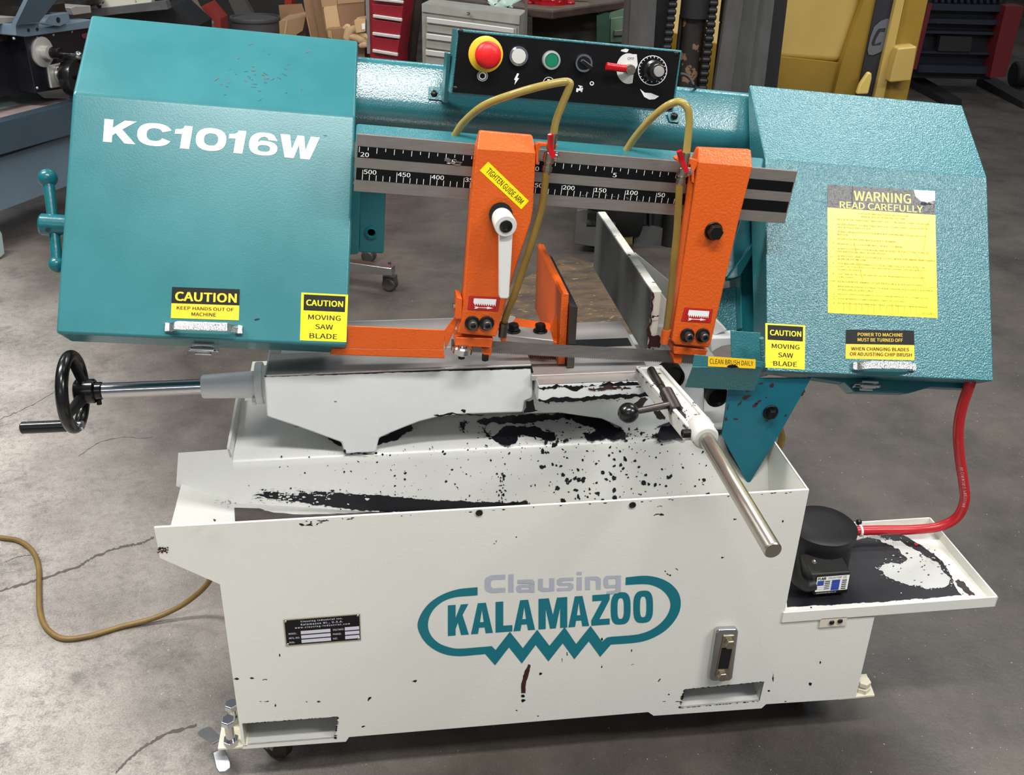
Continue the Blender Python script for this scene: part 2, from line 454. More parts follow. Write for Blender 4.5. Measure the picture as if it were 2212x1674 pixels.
bm = B(); bx(bm, -9.2, -5, 0, -9, 13, 5); mk('wall_left', bm, WALLM, smooth=0, kind='structure')
bm = B(); bx(bm, 10, -5, 0, 10.2, 13, 5); mk('wall_right', bm, WALLM, smooth=0, kind='structure')
# cracks in the concrete
zf = Pl((0, 0, 0), (0, 0, 1))
D = Decal(zf, (0, 1200), (300, 1200), (300, 1400), (0, 1400), lift=.0004)
def crack(pts, w0, rnd=random.Random(3)):
    P = [V((*p, 0)) for p in pts]
    out = spline(P, 12); L_, R_ = [], []
    for i, p in enumerate(out):
        wv = w0*(.35+rnd.random()); j = rnd.uniform(-1.6, 1.6)
        L_.append((p.x, p.y+j-wv)); R_.append((p.x, p.y+j+wv))
    D.pxpoly(L_+R_[::-1], 0)
crack([(0, 1277), (80, 1253), (165, 1225), (200, 1205), (260, 1182), (300, 1175), (333, 1161)], 2.5)
crack([(250, 1670), (290, 1630), (350, 1590), (425, 1566)], 3.4)
crack([(0, 905), (60, 880), (130, 840)], .8); crack([(170, 985), (230, 950), (330, 945)], .8); crack([(10, 1215), (40, 1203), (85, 1196)], .8)
D.done('crack', [mat('crack_dark', srgb(84, 77, 73), .8)], fl)

# ================================================================== the band saw
SAW = empty('band_saw', (.28, .25, 0), 'teal and white horizontal metal-cutting band saw with orange blade guide arms on white cabinet base', 'band saw')
def part(name, bm, mats, parent=None, **k): return mk(name, bm, mats, parent or SAW, **k)
FP = Pl((0, 0, 0), (0, -1, 0))
def sheet(bm, pl, out, holes=(), th=.004, mi=0):
    loops = [[pl(*p) for p in q] for q in [out]+list(holes)]
    o = loops[0][0]; e = perp(pl.n)[0]; f = pl.n.cross(e)
    vt, fs = fill([[((p-o).dot(e), (p-o).dot(f)) for p in q] for q in loops])
    for k in (0, -th):
        faces(bm, [o+e*a+f*b+pl.n*k for a, b in vt], fs, mi)
    for q in loops:
        n = len(q)
        for i in range(n):
            a, b = q[i], q[(i+1) % n]
            faces(bm, [a, b, b-pl.n*th, a-pl.n*th], [(0, 1, 2, 3)], mi)
def strip(bm, pts, d, mi=0, close=False):
    n = len(pts); d = V(d)
    for i in range(n if close else n-1):
        a, b = pts[i], pts[(i+1) % n]
        faces(bm, [a, b, b+d, a+d], [(0, 1, 2, 3)], mi)

# ---- base cabinet
bm = B()
H1 = [(523, 1563), (730, 1548), (724, 1595), (530, 1610)]
H2 = [(1478, 1489), (1651, 1472), (1641, 1514), (1468, 1529)]
OUT = [(333, 1140), (1748, 1058), (1691, 1341), (1889, 1333), (1848, 1508), (1808, 1511), (1655, 1521), (1645, 1530), (1412, 1546), (1400, 1538), (754, 1592), (747, 1602), (524, 1618), (475, 1262), (345, 1205)]
sheet(bm, FP, OUT, [H1, H2], .004)
D5 = (0, .50, 0)
strip(bm, [FP(*p) for p in ((376, 1217), (475, 1262))], (0, .16, 0))
strip(bm, [FP(*p) for p in ((475, 1262), (521, 1585))], D5)
strip(bm, [FP(*p) for p in ((1748, 1058), (1691, 1341))], (0, .42, 0))
strip(bm, [FP(*p)-X*.004 for p in ((1748, 1058), (1691, 1341))], (0, .42, 0))
strip(bm, [FP(*p) for p in ((1748, 1058), (1744, 1058))], (0, .42, 0))
strip(bm, [FP(*p) for p in ((1689, 1341), (1889, 1333), (1848, 1508))], (0, .40, 0))
bx(bm, -.25, .004, .172, .80, .50, .176)
bx(bm, -.225, .50, .118, .66, .504, .555)
for h in (H1, H2): strip(bm, [FP(*p) for p in h], (0, .5, 0), 1, True)
BASE = part('base_cabinet', bm, [WHITE, WHITET], smooth=0, recalc=False)

# ---- chip trough and platform behind the front panel
YP, ZP = .179, .5625
SL = Pl((0, YP, ZP), (0, -1, .5))
TR = B()
xa, xb = -.336, .662
def sl(x, z): return V((x, YP-.5*(ZP-z), z))
a0 = pY(385, 978, YP); a1 = pY(500, 970, YP)
faces(TR, [a0, a1, V((a1.x, YP, ZP)), sl(xa, .526)], [(0, 1, 2, 3)])
n = 24
g = []
for i in range(n+1):                      # rounded lip from platform to slope
    x = a1.x + (xb-a1.x)*i/n
    g.append([V((x, YP+.35, ZP)), V((x, YP+.012, ZP)), V((x, YP+.002, ZP-.002)), V((x, YP-.005, ZP-.008)), sl(x, .545), sl(x, .50), sl(x, .34)])
for i in range(n):
    for j in range(6): faces(TR, [g[i][j], g[i+1][j], g[i+1][j+1], g[i][j+1]], [(0, 1, 2, 3)])
faces(TR, [sl(xa, .526), V((a1.x, YP, ZP)), sl(a1.x, .49)], [(0, 1, 2)])
A_, D_ = SL(392, 1045), SL(506, 1086)
B_, C_, G_ = pY(368, 1138, .004), pY(508, 1131, .004), pY(850, 1111, .004)
F_ = SL(850, 1108); F_ = V((F_.x, F_.y, F_.z))
def quad(bm, a, b, c, d, k=6, mi=0):
    vs = [[bm.verts.new((a*(1-i/k)+b*(i/k))*(1-j/k)+(d*(1-i/k)+c*(i/k))*(j/k)) for i in range(k+1)] for j in range(k+1)]
    for j in range(k):
        for i in range(k): bm.faces.new([vs[j][i], vs[j][i+1], vs[j+1][i+1], vs[j+1][i]]).material_index = mi
quad(TR, A_, D_, C_, B_)
quad(TR, D_, F_, G_, C_)
# the platform's turned-up left lip
l0, l1 = V((a1.x, YP, ZP)), pZ(526, 865, ZP)
l1 = V((a1.x-.004, l1.y, ZP))
hexa(TR, [l0, l0-X*.004, l0+V((-.007, 0, .020)), l0+V((-.003, 0, .020))], [l1, l1-X*.004, l1+V((-.007, 0, .020)), l1+V((-.003, 0, .020))])
bmesh.ops.remove_doubles(TR, verts=TR.verts[:], dist=.0004)
TROUGH = part('chip_trough', TR, [WHITET], smooth=50)

# ---- table casting
TZ, TY = .7155, .172
TF = Pl((0, TY, 0), (0, -1, 0))
bm = B()
TBL = [(570, 812), (576, 901), (640, 922), (704, 945), (737, 957), (741, 972), (747, 982), (812, 978), (815, 965), (819, 948), (845, 936), (872, 925), (906, 912), (945, 902), (988, 897), (1060, 894), (1130, 892), (1134, 868), (1151, 860), (1151, 800), (1148, 790)]
prism(bm, [TF(*p) for p in TBL], (0, .20, 0))
TY2 = .205
T2 = Pl((0, TY2, 0), (0, -1, 0))
TB2 = [(1128, 895), (1150, 840), (1400, 830), (1522, 822), (1522, 905), (1452, 912), (1420, 924), (1417, 947), (1353, 953), (1342, 925), (1300, 906), (1210, 893)]
prism(bm, [T2(*p) for p in TB2], (0, .20, 0))
CAST = part('table_casting', bm, [WHITEC], bevel=.004, seg=3, smooth=50)
bm = B()                                   # ground top, with its slot at the left
t0 = TF(570, 810); t1 = TF(1148, 788)
xl, xr = t0.x, t1.x
bx(bm, xl+.003, TY-.0005, TZ-.004, xr, TY+.075, TZ)
bx(bm, xl+.003, TY+.075, TZ-.004, xl+.02, TY+.19, TZ)
bx(bm, xl+.10, TY+.075, TZ-.004, xr, TY+.19, TZ)
ZR = TZ-.016
yfr = pZ(1270, 806, ZR).y
bx(bm, xr-.001, yfr, ZR-.01, .435, TY+.19, ZR)
part('ground_table_top', bm, [STEEL], parent=CAST, bevel=.0012)
bm = B()
bx(bm, xl+.02, TY+.076, TZ-.09, xl+.10, TY+.19, TZ-.03)
part('slot_bottom', bm, [BLACKM], parent=CAST)
bm = B()                                   # the lower front rail on the right
r0 = pZ(1163, 832, .694); 
r0.y = min(r0.y, yfr-.012); bx(bm, r0.x, r0.y, .662, .425, TY2+.01, .694)
RAIL = part('front_rail', bm, [WHITEC, STEEL], parent=CAST, bevel=.0015)
bm = B(); bx(bm, r0.x+.001, r0.y+.0005, .6935, .425, TY2+.004, .6955); part('rail_top', bm, [STEEL], parent=CAST)
bm = B()
c = pZ(1300, 743, ZR); bx(bm, c.x-.05, c.y-.012, ZR-.008, c.x+.05, c.y+.018, ZR+.0012); part('dark_slot', bm, [BLACKM], parent=CAST)

# ---- vise screw: boss, flange, rod, handwheel
ys = .25
b0, b1 = pY(437, 836, ys), pY(562, 829, ys); b0.z = b1.z = (b0.z+b1.z)/2
bm = B(); L = b1.x-b0.x
lathe(bm, b0, X, [(.0, 0), (.018, 0), (.0195, .002), (.0215, L*.6), (.023, L), (.023, L+.03)], 32)
BOSS = part('screw_boss', bm, [WHITEC])
bm = B()
prism(bm, [b1+V((-.006, .036*math.cos(rad(a)), .036*math.sin(rad(a))*(1.05 if math.sin(rad(a)) > 0 else .9))) for a in range(0, 360, 20)], (.012, 0, 0))
lathe(bm, b1-X*.006, X, [(.030, 0), (.031, .003), (.031, .02)], 28)
hexhead(bm, b1+V((-.006, -.022, -.018)), -X, .008, .007)
part('boss_flange', bm, [WHITEC], parent=BOSS, bevel=.002)
h0 = pY(206, 845, ys); h0.z = b0.z
bm = B(); rcyl(bm, h0, b0+X*.01, .0125, n=28); part('vise_screw_rod', bm, [CHROME])
WC = pY(158, 848, ys); WC.z = b0.z; Rw = .0665
bm = B(); torus(bm, WC, X, Rw-.0085, .0098, 56, 16)
WHEEL = part('handwheel', bm, [BLACK], smooth=60)
bm = B(); rcyl(bm, WC+X*.004, WC+X*.035, .020, .002); rcyl(bm, WC+X*.03, h0+X*.012, .0145, .002)
cyl(bm, h0+V((.004, -.004, -.014)), h0+V((.004, -.006, -.022)), .004)
part('wheel_hub', bm, [BLACK], parent=WHEEL)
for k, a in enumerate((75, 195, 315)):
    d = Y*math.cos(rad(a))*1 + Z*math.sin(rad(a)); e = X.cross(d)
    i0 = WC+X*.018+d*.014; i1 = WC+d*(Rw-.008)
    bm = B(); hexa(bm, [i0+e*.009+X*.007, i0-e*.009+X*.007, i0-e*.009-X*.007, i0+e*.009-X*.007], [i1+e*.0065+X*.005, i1-e*.0065+X*.005, i1-e*.0065-X*.005, i1+e*.0065-X*.005])
    part('wheel_spoke', bm, [BLACK], parent=WHEEL, bevel=.002)
d = Y*math.cos(rad(245))+Z*math.sin(rad(245))
hp = WC + d*(Rw-.012)
bm = B(); rcyl(bm, hp-X*.012, hp-X*.083, .0098, .002); part('wheel_handle', bm, [BLACK], parent=WHEEL)
bm = B(); cyl(bm, hp+X*.010, hp-X*.014, .0072); hexhead(bm, hp+X*.008, X, .007, .006); part('handle_pin', bm, [CHROME], parent=WHEEL)

# ---- jaws
fj0 = pZ(1398, 752, TZ); xf = fj0.x; yf = fj0.y
bm = B()
hz = pY(1408, 630, yf).z-TZ; LJ = pZ(1288, 457, TZ+hz).y-yf
prism(bm, [V((xf, yf, ZR+.001)), V((xf+.0155, yf, ZR+.001)), V((xf+.0155, yf, TZ+hz)), V((xf, yf, TZ+hz))], (-.004, LJ, 0))
JAW = part('fixed_jaw', bm, [mat('ivory_jaw_enamel', srgb(238, 236, 222), .45, bump=.15, bscale=80, chips=(70, .66), chipcol=srgb(66, 40, 38))], bevel=.0015)
bm = B(); prism(bm, [V((xf-.002, yf+.001, ZR+.001)), V((xf+.001, yf+.001, ZR+.001)), V((xf+.001, yf+.001, TZ+hz-.001)), V((xf-.002, yf+.001, TZ+hz-.001))], (-.004, LJ-.002, 0))
part('jaw_face_plate', bm, [GREYJAW], parent=JAW, label='grey steel face of the fixed jaw')
bm = B()
prism(bm, [V((xf+.0155, yf+.05, TZ)), V((xf+.075, yf+.05, TZ)), V((xf+.07, yf+.05, TZ+.03)), V((xf+.0165, yf+.05, TZ+hz*.92))], (0, .025, 0))
prism(bm, [V((xf+.0155, yf+.04, TZ)), V((xf+.095, yf+.04, TZ)), V((xf+.095, yf+.04, TZ+.02)), V((xf+.0155, yf+.04, TZ+.02))], (0, .16, 0))
prism(bm, [V((xf+.0155, yf+.16, TZ)), V((xf+.10, yf+.16, TZ)), V((xf+.09, yf+.16, TZ+.04)), V((xf+.0165, yf+.16, TZ+hz*.98))], (0, .03, 0))
part('jaw_rib', bm, [WHITET], parent=JAW, bevel=.002)
oj = V((.305, .195, TZ+.001)); q = pY(1222, 770, .195); oj.x = q.x
bm = B(); ho = pY(1222, 634, .195).z-TZ; LO_ = pZ(1196, 528, TZ+ho).y-.195
prism(bm, [oj-Z*.0155, oj-X*.012-Z*.0155, oj-X*.012+Z*(ho-.004), oj-X*.009+Z*ho, oj+Z*(ho-.002)], (-.004, LO_, .002))
prism(bm, [oj+V((-.012, .012, 0)), oj+V((-.030, .03, 0)), oj+V((-.012, .03, .06))], (0, .012, 0))
MJ = part('moving_jaw', bm, [ORANGE], bevel=.0015)
bm = B(); prism(bm, [oj+V((.0006, -.012, -.0155)), oj+V((.0125, -.012, -.0155)), oj+V((.0125, -.012, ho-.020)), oj+V((.0006, -.012, ho-.018))], (-.004, LO_+.005, .002)); part('jaw_face', bm, [STEELD], parent=MJ)
cb = pZ(1135, 735, TZ+.02)
bm = B()
u1, u2 = pY(1085, 705, .25), pY(1085, 705, .25)
p = [pZ(1076, 722, TZ+.035), pZ(1196, 735, TZ+.035), pZ(1190, 712, TZ+.035), pZ(1100, 702, TZ+.035)]
prism(bm, p, (0, 0, -.012)); part('clamp_block', bm, [STEEL], parent=MJ, bevel=.002)
bm = B(); p = [pZ(1085, 742, TZ+.012), pZ(1205, 750, TZ+.012), pZ(1190, 708, TZ+.012), pZ(1112, 697, TZ+.012)]
prism(bm, [v+Z*.010 for v in p], (0, 0, -.02)); part('jaw_foot', bm, [ORANGE], parent=MJ, bevel=.003)
for pxy in ((1109, 716), (1167, 716)):
    bm = B(); hexhead(bm, pZ(*pxy, TZ+.035), Z, .0095, .011, .012); part('clamp_bolt', bm, [BLACKOX], parent=MJ, bevel=.0008)

# ---- work stop: bracket, pin lever, round rod
zr = .708
e0 = pZ(1400, 797, zr); e1 = pZ(1527, 950, zr); e2 = pZ(1670, 1190, zr)
d = (e2-e1).normalized(); s = d.cross(Z).normalized(); d_stop, s_stop = d, s; e0s, e1s = e0, e1
bm = B()
def sec(p, w, h): return [p-s*w-Z*h, p+s*w-Z*h, p+s*w+Z*.003, p-s*w+Z*.003]
hexa(bm, sec(e0, .0215, .018), sec(e1-d*.035, .0215, .022))
for q in (-1, 1):
    hexa(bm, sec(e0+s*q*.0185+Z*.004, .0035, .01), sec(e1-d*.03+s*q*.0175+Z*.004, .0035, .01))
hexa(bm, sec(e0+d*.003+Z*.004, .02, .01), sec(e0+d*.010+Z*.004, .02, .01))
lathe(bm, e1-d*.045, d, [(.016, 0), (.0195, .006), (.0195, .038), (.0175, .043), (.011, .043)], 28)
BRK = part('stop_bracket', bm, [mat('worn_bracket_enamel', srgb(196, 195, 188), .45, bump=.2, bscale=80, chips=(55, .64), chipcol=srgb(74, 66, 58))], bevel=.002)
bm = B(); rcyl(bm, e1-d*.03, e2, .0113, .0015, 32); part('stop_rod', bm, [RODM], parent=BRK, label='round bright steel stop rod')
bm = B(); cyl(bm, e0+d*.016+Z*.006, e0+d*.075+Z*.006, .0068); cyl(bm, e0+d*.07+Z*.006, e0+d*.13+Z*.005, .0055)
part('groove_pin', bm, [STEELD], parent=BRK)
k0 = pZ(1438, 845, zr+.012); k1 = pY(1461, 888, k0.y-.045)
bm = B(); rcyl(bm, k0, k1, .0105, .0015); LV = part('lock_lever', bm, [STEELD])
bl = pY(1357, 892, k1.y-.02)
bm = B(); cyl(bm, k0*.35+k1*.65, bl, .0058, .0045); part('lever_shaft', bm, [STEELD], parent=LV)
bm = B(); ball(bm, bl, .0155, 24, k=16); part('lever_knob', bm, [BLACK], parent=LV, smooth=60)
bm = B(); c0 = e1-d*.02+s*.015; sockethead(bm, c0, s, .0065, .016); part('set_screw', bm, [BLACKOX], parent=BRK)

# ---- dark holes / bosses in the casting right side
for (a, b, r) in ((1548, 855, .016), (1450, 815, .018)):
    c = pY(a, b, .20)
    bm = B(); lathe(bm, c, -Y, [(r*1.25, -.02), (r*1.25, .004), (r, .006), (r*.9, .0), (0, 0)], 24); part('pivot_boss', bm, [BLACKOX], parent=CAST)
# ================================================================== saw head
def uvw(fr, pts): return [fr.at(*p) for p in pts]
def along(bm, fr, sect, u0, u1, mi=0):
    prism(bm, [fr.at(u0, v, w_) for v, w_ in sect], fr.u*(u1-u0), mi)
G = F34.plane(.05)
# ---- left wheel guard
bm = B()
along(bm, F34, [(-.011, .05), (.349, .05), (.506, -.022), (.50, -.03), (.0, -.031), (-.011, -.030)], -.778, -.364)
GL = part('wheel_guard', bm, [TEAL], smooth=12, bevel=.006, seg=4, label='left teal blade wheel guard with white model lettering')
bm = B(); along(bm, F34, [(.0, -.031), (.47, -.031), (.47, -.11), (.0, -.07)], -.765, -.40); part('guard_back_box', bm, [TEALS], parent=GL)
# ---- right wheel guard
bm = B()
along(bm, F34, [(-.021, .05), (.334, .05), (.489, -.013), (.48, -.020), (-.01, .0), (-.021, .002)], .310, .718)
GR = part('wheel_guard', bm, [TEALH], smooth=12, bevel=.0022, label='right teal blade wheel guard with large yellow warning sign')
bm = B()
q = F34.plane(.0)
plate(bm, q, [(1656, 700), (1656, 802), (1826, 827), (1846, 847), (1962, 850), (2012, 836), (2103, 840), (2100, 700)], .03)
along(bm, F34, [(.02, -.02), (.46, -.02), (.46, -.10), (.02, -.10)], .33, .70)
part('wheel_housing', bm, [TEALS], parent=GR, bevel=.002)
# ---- beam
def vw(px, py, w_): return F34.uv(F34.plane(w_)(px, py))[1]
vt, vb = vw(775, 115, -.03), vw(775, 258, -.045)
bm = B(); r_ = .034; sect = []
for cx_, cy_, a0 in ((vb+r_, -.03-r_, 270), (vt-.016, -.046, 0), (vt-.016, -.15, 90), (vb+.016, -.15, 180)):
    rr = r_ if cy_ == -.03-r_ else .016
    cyy = cy_
    for k in range(7):
        a = rad({270: 180-90*k/6, 180: 270-90*k/6, 90: 360-90*k/6, 0: 90-90*k/6}[a0])
        sect.append((cx_+rr*math.cos(a), cyy+rr*math.sin(a)))
along(bm, F34, sect, -.372, .40)
BEAM = part('head_beam', bm, [TEALB], smooth=40)
bm = B()
bp5 = F5.plane(0)
f0, f1 = bp5(770, 291), bp5(1650, 366); k0, k1 = F5.plane(-.06)(770, 266), F5.plane(-.06)(1650, 341)
hexa(bm, [f0-F5.w*.008, f1-F5.w*.008, k1, k0], [f0-F5.w*.008-HUP*.07, f1-F5.w*.008-HUP*.07, k1-HUP*.05, k0-HUP*.05])
part('bar_support_ledge', bm, [TEALH], parent=BEAM, bevel=.003)
# ---- inner frame seen between the right arm and the right guard
bm = B()
plate(bm, F34.plane(-.02), [(1600, 470), (1672, 470), (1640, 535), (1596, 600), (1560, 600)], .012)
plate(bm, F34.plane(-.012), [(1650, 490), (1664, 482), (1600, 597), (1585, 602), (1572, 602), (1576, 594)], .02)
GUS = part('frame_gusset', bm, [TEALS], parent=BEAM, bevel=.002)
bm = B(); plate(bm, F34.plane(-.05), [(1598, 560), (1660, 470), (1660, 812), (1640, 806), (1602, 716)], .05)
plate(bm, F34.plane(-.03), [(1633, 520), (1660, 480), (1660, 812), (1641, 806)], .03)
plate(bm, F34.plane(-.046), [(1598, 590), (1604, 585), (1606, 712), (1600, 710)], .02)
part('inner_frame', bm, [TEALS], parent=BEAM, bevel=.003)
bm = B(); plate(bm, F34.plane(-.065), [(1530, 628), (1592, 618), (1595, 722), (1520, 722)], .03); part('inner_plate', bm, [TEALH], parent=BEAM, bevel=.003)
bm = B(); q = Pl((0, .235, 0), (0, -1, 0))
plate(bm, q, [(1530, 695), (1546, 688), (1572, 714), (1542, 726)], .02); plate(bm, Pl((0, .225, 0), (0, -1, 0)), [(1532, 730), (1600, 728), (1600, 744), (1560, 750), (1548, 756), (1536, 764)], .03)
part('pivot_casting', bm, [WHITEC], parent=BEAM, bevel=.003)
# rear leg of the swing frame seen left of the left arm
bm = B(); q = Pl((0, .50, 0), (0, -1, 0))
plate(bm, q, [(752, 390), (780, 400), (775, 550), (752, 552)], .10)
plate(bm, Pl((0, .53, 0), (0, -1, 0)), [(774, 395), (834, 400), (829, 549), (774, 546)], .05)
REAR = part('rear_frame_leg', bm, [TEALS], parent=BEAM, bevel=.004)
bm = B(); c = pY(802, 502, .53); lathe(bm, c, -Y, [(.012, 0), (.012, .003), (.008, .004), (.006, -.001), (0, -.001)], 20); part('frame_bolt', bm, [TEALS], parent=BEAM)

# ---- scale bar
BT = [(772, 289), (1723, 370), (1695, 483), (764, 413)]
bm = B(); plate(bm, bp5, BT, .008); BAR = part('scale_bar', bm, [SCALEST], bevel=.0006)
D = Decal(bp5, *BT, lift=.0004)
D.rect(.003, .205, .997, .40, 0); D.rect(.003, .58, .997, .79, 0)
ul = F5.uv(bp5(768, 351))[0]; ur = F5.uv(bp5(1709, 426))[0]
am = lambda u: (u-ul)/(ur-ul)
for mm in range(510, -1, -10):
    a = am(-.351+.447*(500-mm)/450)
    if a < .002 or a > .76: continue
    D.rect(a-.0006, .61 if mm % 50 == 0 else .69, a+.0006, .785, 1, 1)
    if mm % 50 == 0 and mm: D.text(str(mm), a+.002, .60, a+.002+(.027 if mm > 50 else .018), .68, 1, 1, bold=.01)
for h in range(0, 41):
    a = am(-.358+.378/15*(h/2))
    if a > .72: continue
    D.rect(a-.0006, .215, a+.0006, .27 if h % 2 else .31, 1, 1)
    if h in (0, 10, 20, 30): D.text(str(20-h//2), a+.003, .305, a+.003+(.018 if h < 30 else .009), .385, 1, 1, bold=.01)
for k in range(16):
    a = .19+random.uniform(0, .035); b = random.uniform(.29, .39)
    D.poly(jag([(a+x*.005, b+y*.02) for x, y in blob(0, 0, 1, 1, 5)], 1, .3), 2, 2)
for k in range(10):
    a = random.uniform(.50, .70); b = random.uniform(.70, .78)
    D.poly([(a+x*.004, b+y*.008) for x, y in blob(0, 0, 1, 1, 5)], 2, 2)
D.done('scale_markings', [PANELBLK, WHITEP, SCALEST], BAR, 'black strips with white inch and millimetre graduations')

# ---- guide arms
AW = .036
AP = F5.plane(AW)
def arm(name, front, top, label):
    bm = B(); d = AP.n*(-AW)
    prism(bm, [AP(*p) for p in front], d)
    q = F5.plane(0)
    a, b = AP(*front[0]), AP(*front[1]); t_ = [q(*p) for p in top]
    hexa(bm, [a, b, b+d, a+d], [t_[0]+q.n*.012, t_[1]+q.n*.012, t_[1], t_[0]])
    bmesh.ops.remove_doubles(bm, verts=bm.verts[:], dist=.0002)
    return part(name, bm, [ORANGE], bevel=.0025, seg=3, label=label)
ARL = arm('guide_arm', [(1031, 322), (1158, 331), (1152, 450), (1147, 480), (1118, 569), (1093, 652), (1072, 728), (989, 721), (1002, 638), (1018, 440)], [(1034, 280), (1148, 290)], 'left orange guide arm with grey-white clamp lever')
ARR = arm('guide_arm', [(1508, 351), (1626, 361), (1624, 369), (1598, 470), (1569, 597), (1537, 738), (1531, 752), (1459, 745), (1451, 735), (1473, 579)], [(1503, 316), (1617, 321)], 'right orange guide arm with black hex bolt')
# lower guide blocks, bolts
def aplate(px, w0, w1, m, name, parent, bev=.0015):
    bm = B(); plate(bm, F5.plane(w1), px, w1-w0); return part(name, bm, [m], parent=parent, bevel=bev)
aplate([(984, 729), (1066, 731), (1062, 752), (983, 747)], -.005, .033, ORANGE, 'guide_block', ARL)
aplate([(1040, 752), (1063, 752), (1061, 770), (1044, 770)], .004, .026, ORANGE, 'guide_tongue', ARL)
aplate([(987, 641), (999, 645), (997, 690), (984, 690)], .0, .04, ORANGE, 'guard_bracket', ARL)
aplate([(1455, 748), (1530, 756), (1524, 770), (1456, 765)], -.005, .033, ORANGE, 'guide_block', ARR)
aplate([(1452, 766), (1476, 766), (1472, 787), (1456, 785)], .004, .026, ORANGE, 'guide_tongue', ARR)
aplate([(1078, 716), (1092, 716), (1095, 734), (1084, 741)], .0, .02, ORANGE, 'nozzle_tab', ARL)
bm = B(); c = F5.at(*F5.uv(F5.plane(.03)(999, 755))); lathe(bm, c-HUP*.006, HUP, [(.014, 0), (.016, .002), (.016, .011), (.014, .013), (.008, .013), (.008, .015)], 28)
part('guide_roller', bm, [CHROME], parent=ARL)
for px in ((997, 768), (1048, 772)):
    bm = B(); hexhead(bm, F5.plane(.028)(*px)+HUP*.004, -HUP, .006, .009); part('roller_bolt', bm, [BLACKOX], parent=ARL)
for arm_, pts in ((ARL, ((1020, 697), (1051, 697))), (ARR, ((1484, 723), (1517, 723)))):
    for px in pts:
        bm = B(); sockethead(bm, AP(*px), AP.n, .0070, .013, .0116, 0, 1); part("socket_bolt", bm, [SOCK, BLACKOX], parent=arm_)
bm = B(); c = AP(1541, 499); hexhead(bm, c, AP.n, .0125, .012, .0145); part('arm_bolt', bm, [BLACKOX], parent=ARR, bevel=.0008)
bm = B(); c = F5.plane(.02)(984, 662); hexhead(bm, c, -HU, .0055, .005); part('bracket_bolt', bm, [NICKEL], parent=ARL)
# clamp lever
bm = B(); c0, c1 = AP(1082, 466), F5.plane(AW+.040)(1093, 489)
lathe(bm, c0, c1-c0, [(.0145, 0), (.0155, .004), (.0165, (c1-c0).length-.002), (.0155, (c1-c0).length), (.010, (c1-c0).length)], 32)
HL = part('clamp_lever', bm, [IVORY], parent=ARL)
bm = B(); n_ = (c1-c0).normalized(); lathe(bm, c1-n_*.003, n_, [(.0095, 0), (.0095, .004), (.008, .005), (.005, .005), (.0045, .0035), (0, .0035)], 20); part('lever_screw', bm, [BLACK], parent=ARL)
bm = B(); lp = F5.plane(AW+.032)
plate(bm, lp, [(1078, 503), (1108, 501), (1105, 560), (1100, 640), (1097, 646), (1080, 645), (1078, 638)], .010)
part('lever_arm', bm, [IVORY], parent=ARL, bevel=.002)
bm = B(); cyl(bm, AP(1082, 463, -.002), AP(1082, 463, .012), .0175); part('lever_collar', bm, [BLACKOX], parent=ARL)

# ---- blade and blade cover
BLP = Pl(P0, (0, -1, 0))
bm = B()
up = [(975, 733), (1441, 757), (1500, 761)]
lo = []
nt_ = 120
for i in range(nt_+1):
    t = i/nt_; x = 1500+(975-1500)*t; y = 786+(758-786)*t
    lo += [(x, y-1.5), (x-.6, y+1.6)]
plate(bm, BLP, up+lo, .0014)
part('saw_blade', bm, [BLADEM], smooth=0)
bm = B()
cp = F5.plane(.030)
prism(bm, [cp(735, 703), cp(962, 713), cp(958, 756), cp(720, 752)], -cp.n*.003)
hexa(bm, [cp(718, 752), cp(958, 755), cp(961, 774), cp(712, 766)], [F5.plane(.027)(718, 752), F5.plane(.027)(958, 755), F5.plane(.0)(961, 774), F5.plane(.0)(712, 766)])
hexa(bm, [cp(959, 714), cp(990, 672), cp(990, 694), cp(962, 756)], [F5.plane(.026)(959, 714), F5.plane(.026)(990, 672), F5.plane(.026)(990, 694), F5.plane(.026)(962, 756)])
part('blade_cover', bm, [ORANGE], bevel=.0012, label='long orange sheet cover over the blade')

# ---- stickers and lettering on the guards
def WG(D, s0, s1, y0, y1, kind):
    m = lambda p: (s0+p[0]*(s1-s0), y1+p[1]*(y0-y1))
    def arc(cx, cy, rx, ry, a0, a1, n=20, e=2.4):
        out = []
        for i in range(n+1):
            a = rad(a0+(a1-a0)*i/n); c, s_ = math.cos(a), math.sin(a)
            out.append((cx+rx*math.copysign(abs(c)**(2/e), c), cy+ry*math.copysign(abs(s_)**(2/e), s_)))
        return out
    P = {
     'K': [[(0, 0), (.27, 0), (.27, .30), (.37, .42), (.66, 0), (1.0, 0), (.56, .60), (.98, 1), (.62, 1), (.27, .64), (.27, 1), (0, 1)]],
     'C': [arc(.5, .5, .5, .5, 24, 336, 40)[0:] + arc(.5, .5, .235, .28, 336, 24, 30)],
     '1': [[(.40, 0), (.90, 0), (.98, 1), (.55, 1), (.50, .90), (.36, .84), (.06, .82), (.05, .62), (.44, .63)]],
     '0': [arc(.5, .5, .5, .5, 0, 352, 44), arc(.5, .5, .235, .27, 0, 350, 36)],
     '6': [[(.97, .68)] + arc(.5, .5, .5, .5, 52, 270, 28) + arc(.5, .32, .5, .32, 270, 450, 24)[1:] + [(.38, .63), (.30, .55), (.31, .68), (.40, .79), (.52, .83), (.62, .78), (.66, .69)], arc(.53, .31, .22, .15, 0, 350, 24)],
     'W': [[(0, 1), (.24, 1), (.33, .38), (.43, 1), (.60, 1), (.68, .38), (.77, 1), (1, 1), (.82, 0), (.58, 0), (.50, .60), (.41, 0), (.18, 0)]],
    }[kind]
    D.poly([[m(p) for p in q] for q in P], 0, 0)
D = Decal(G, (226, 257), (691, 297), (684, 346), (222.5, 306), lift=.0004)
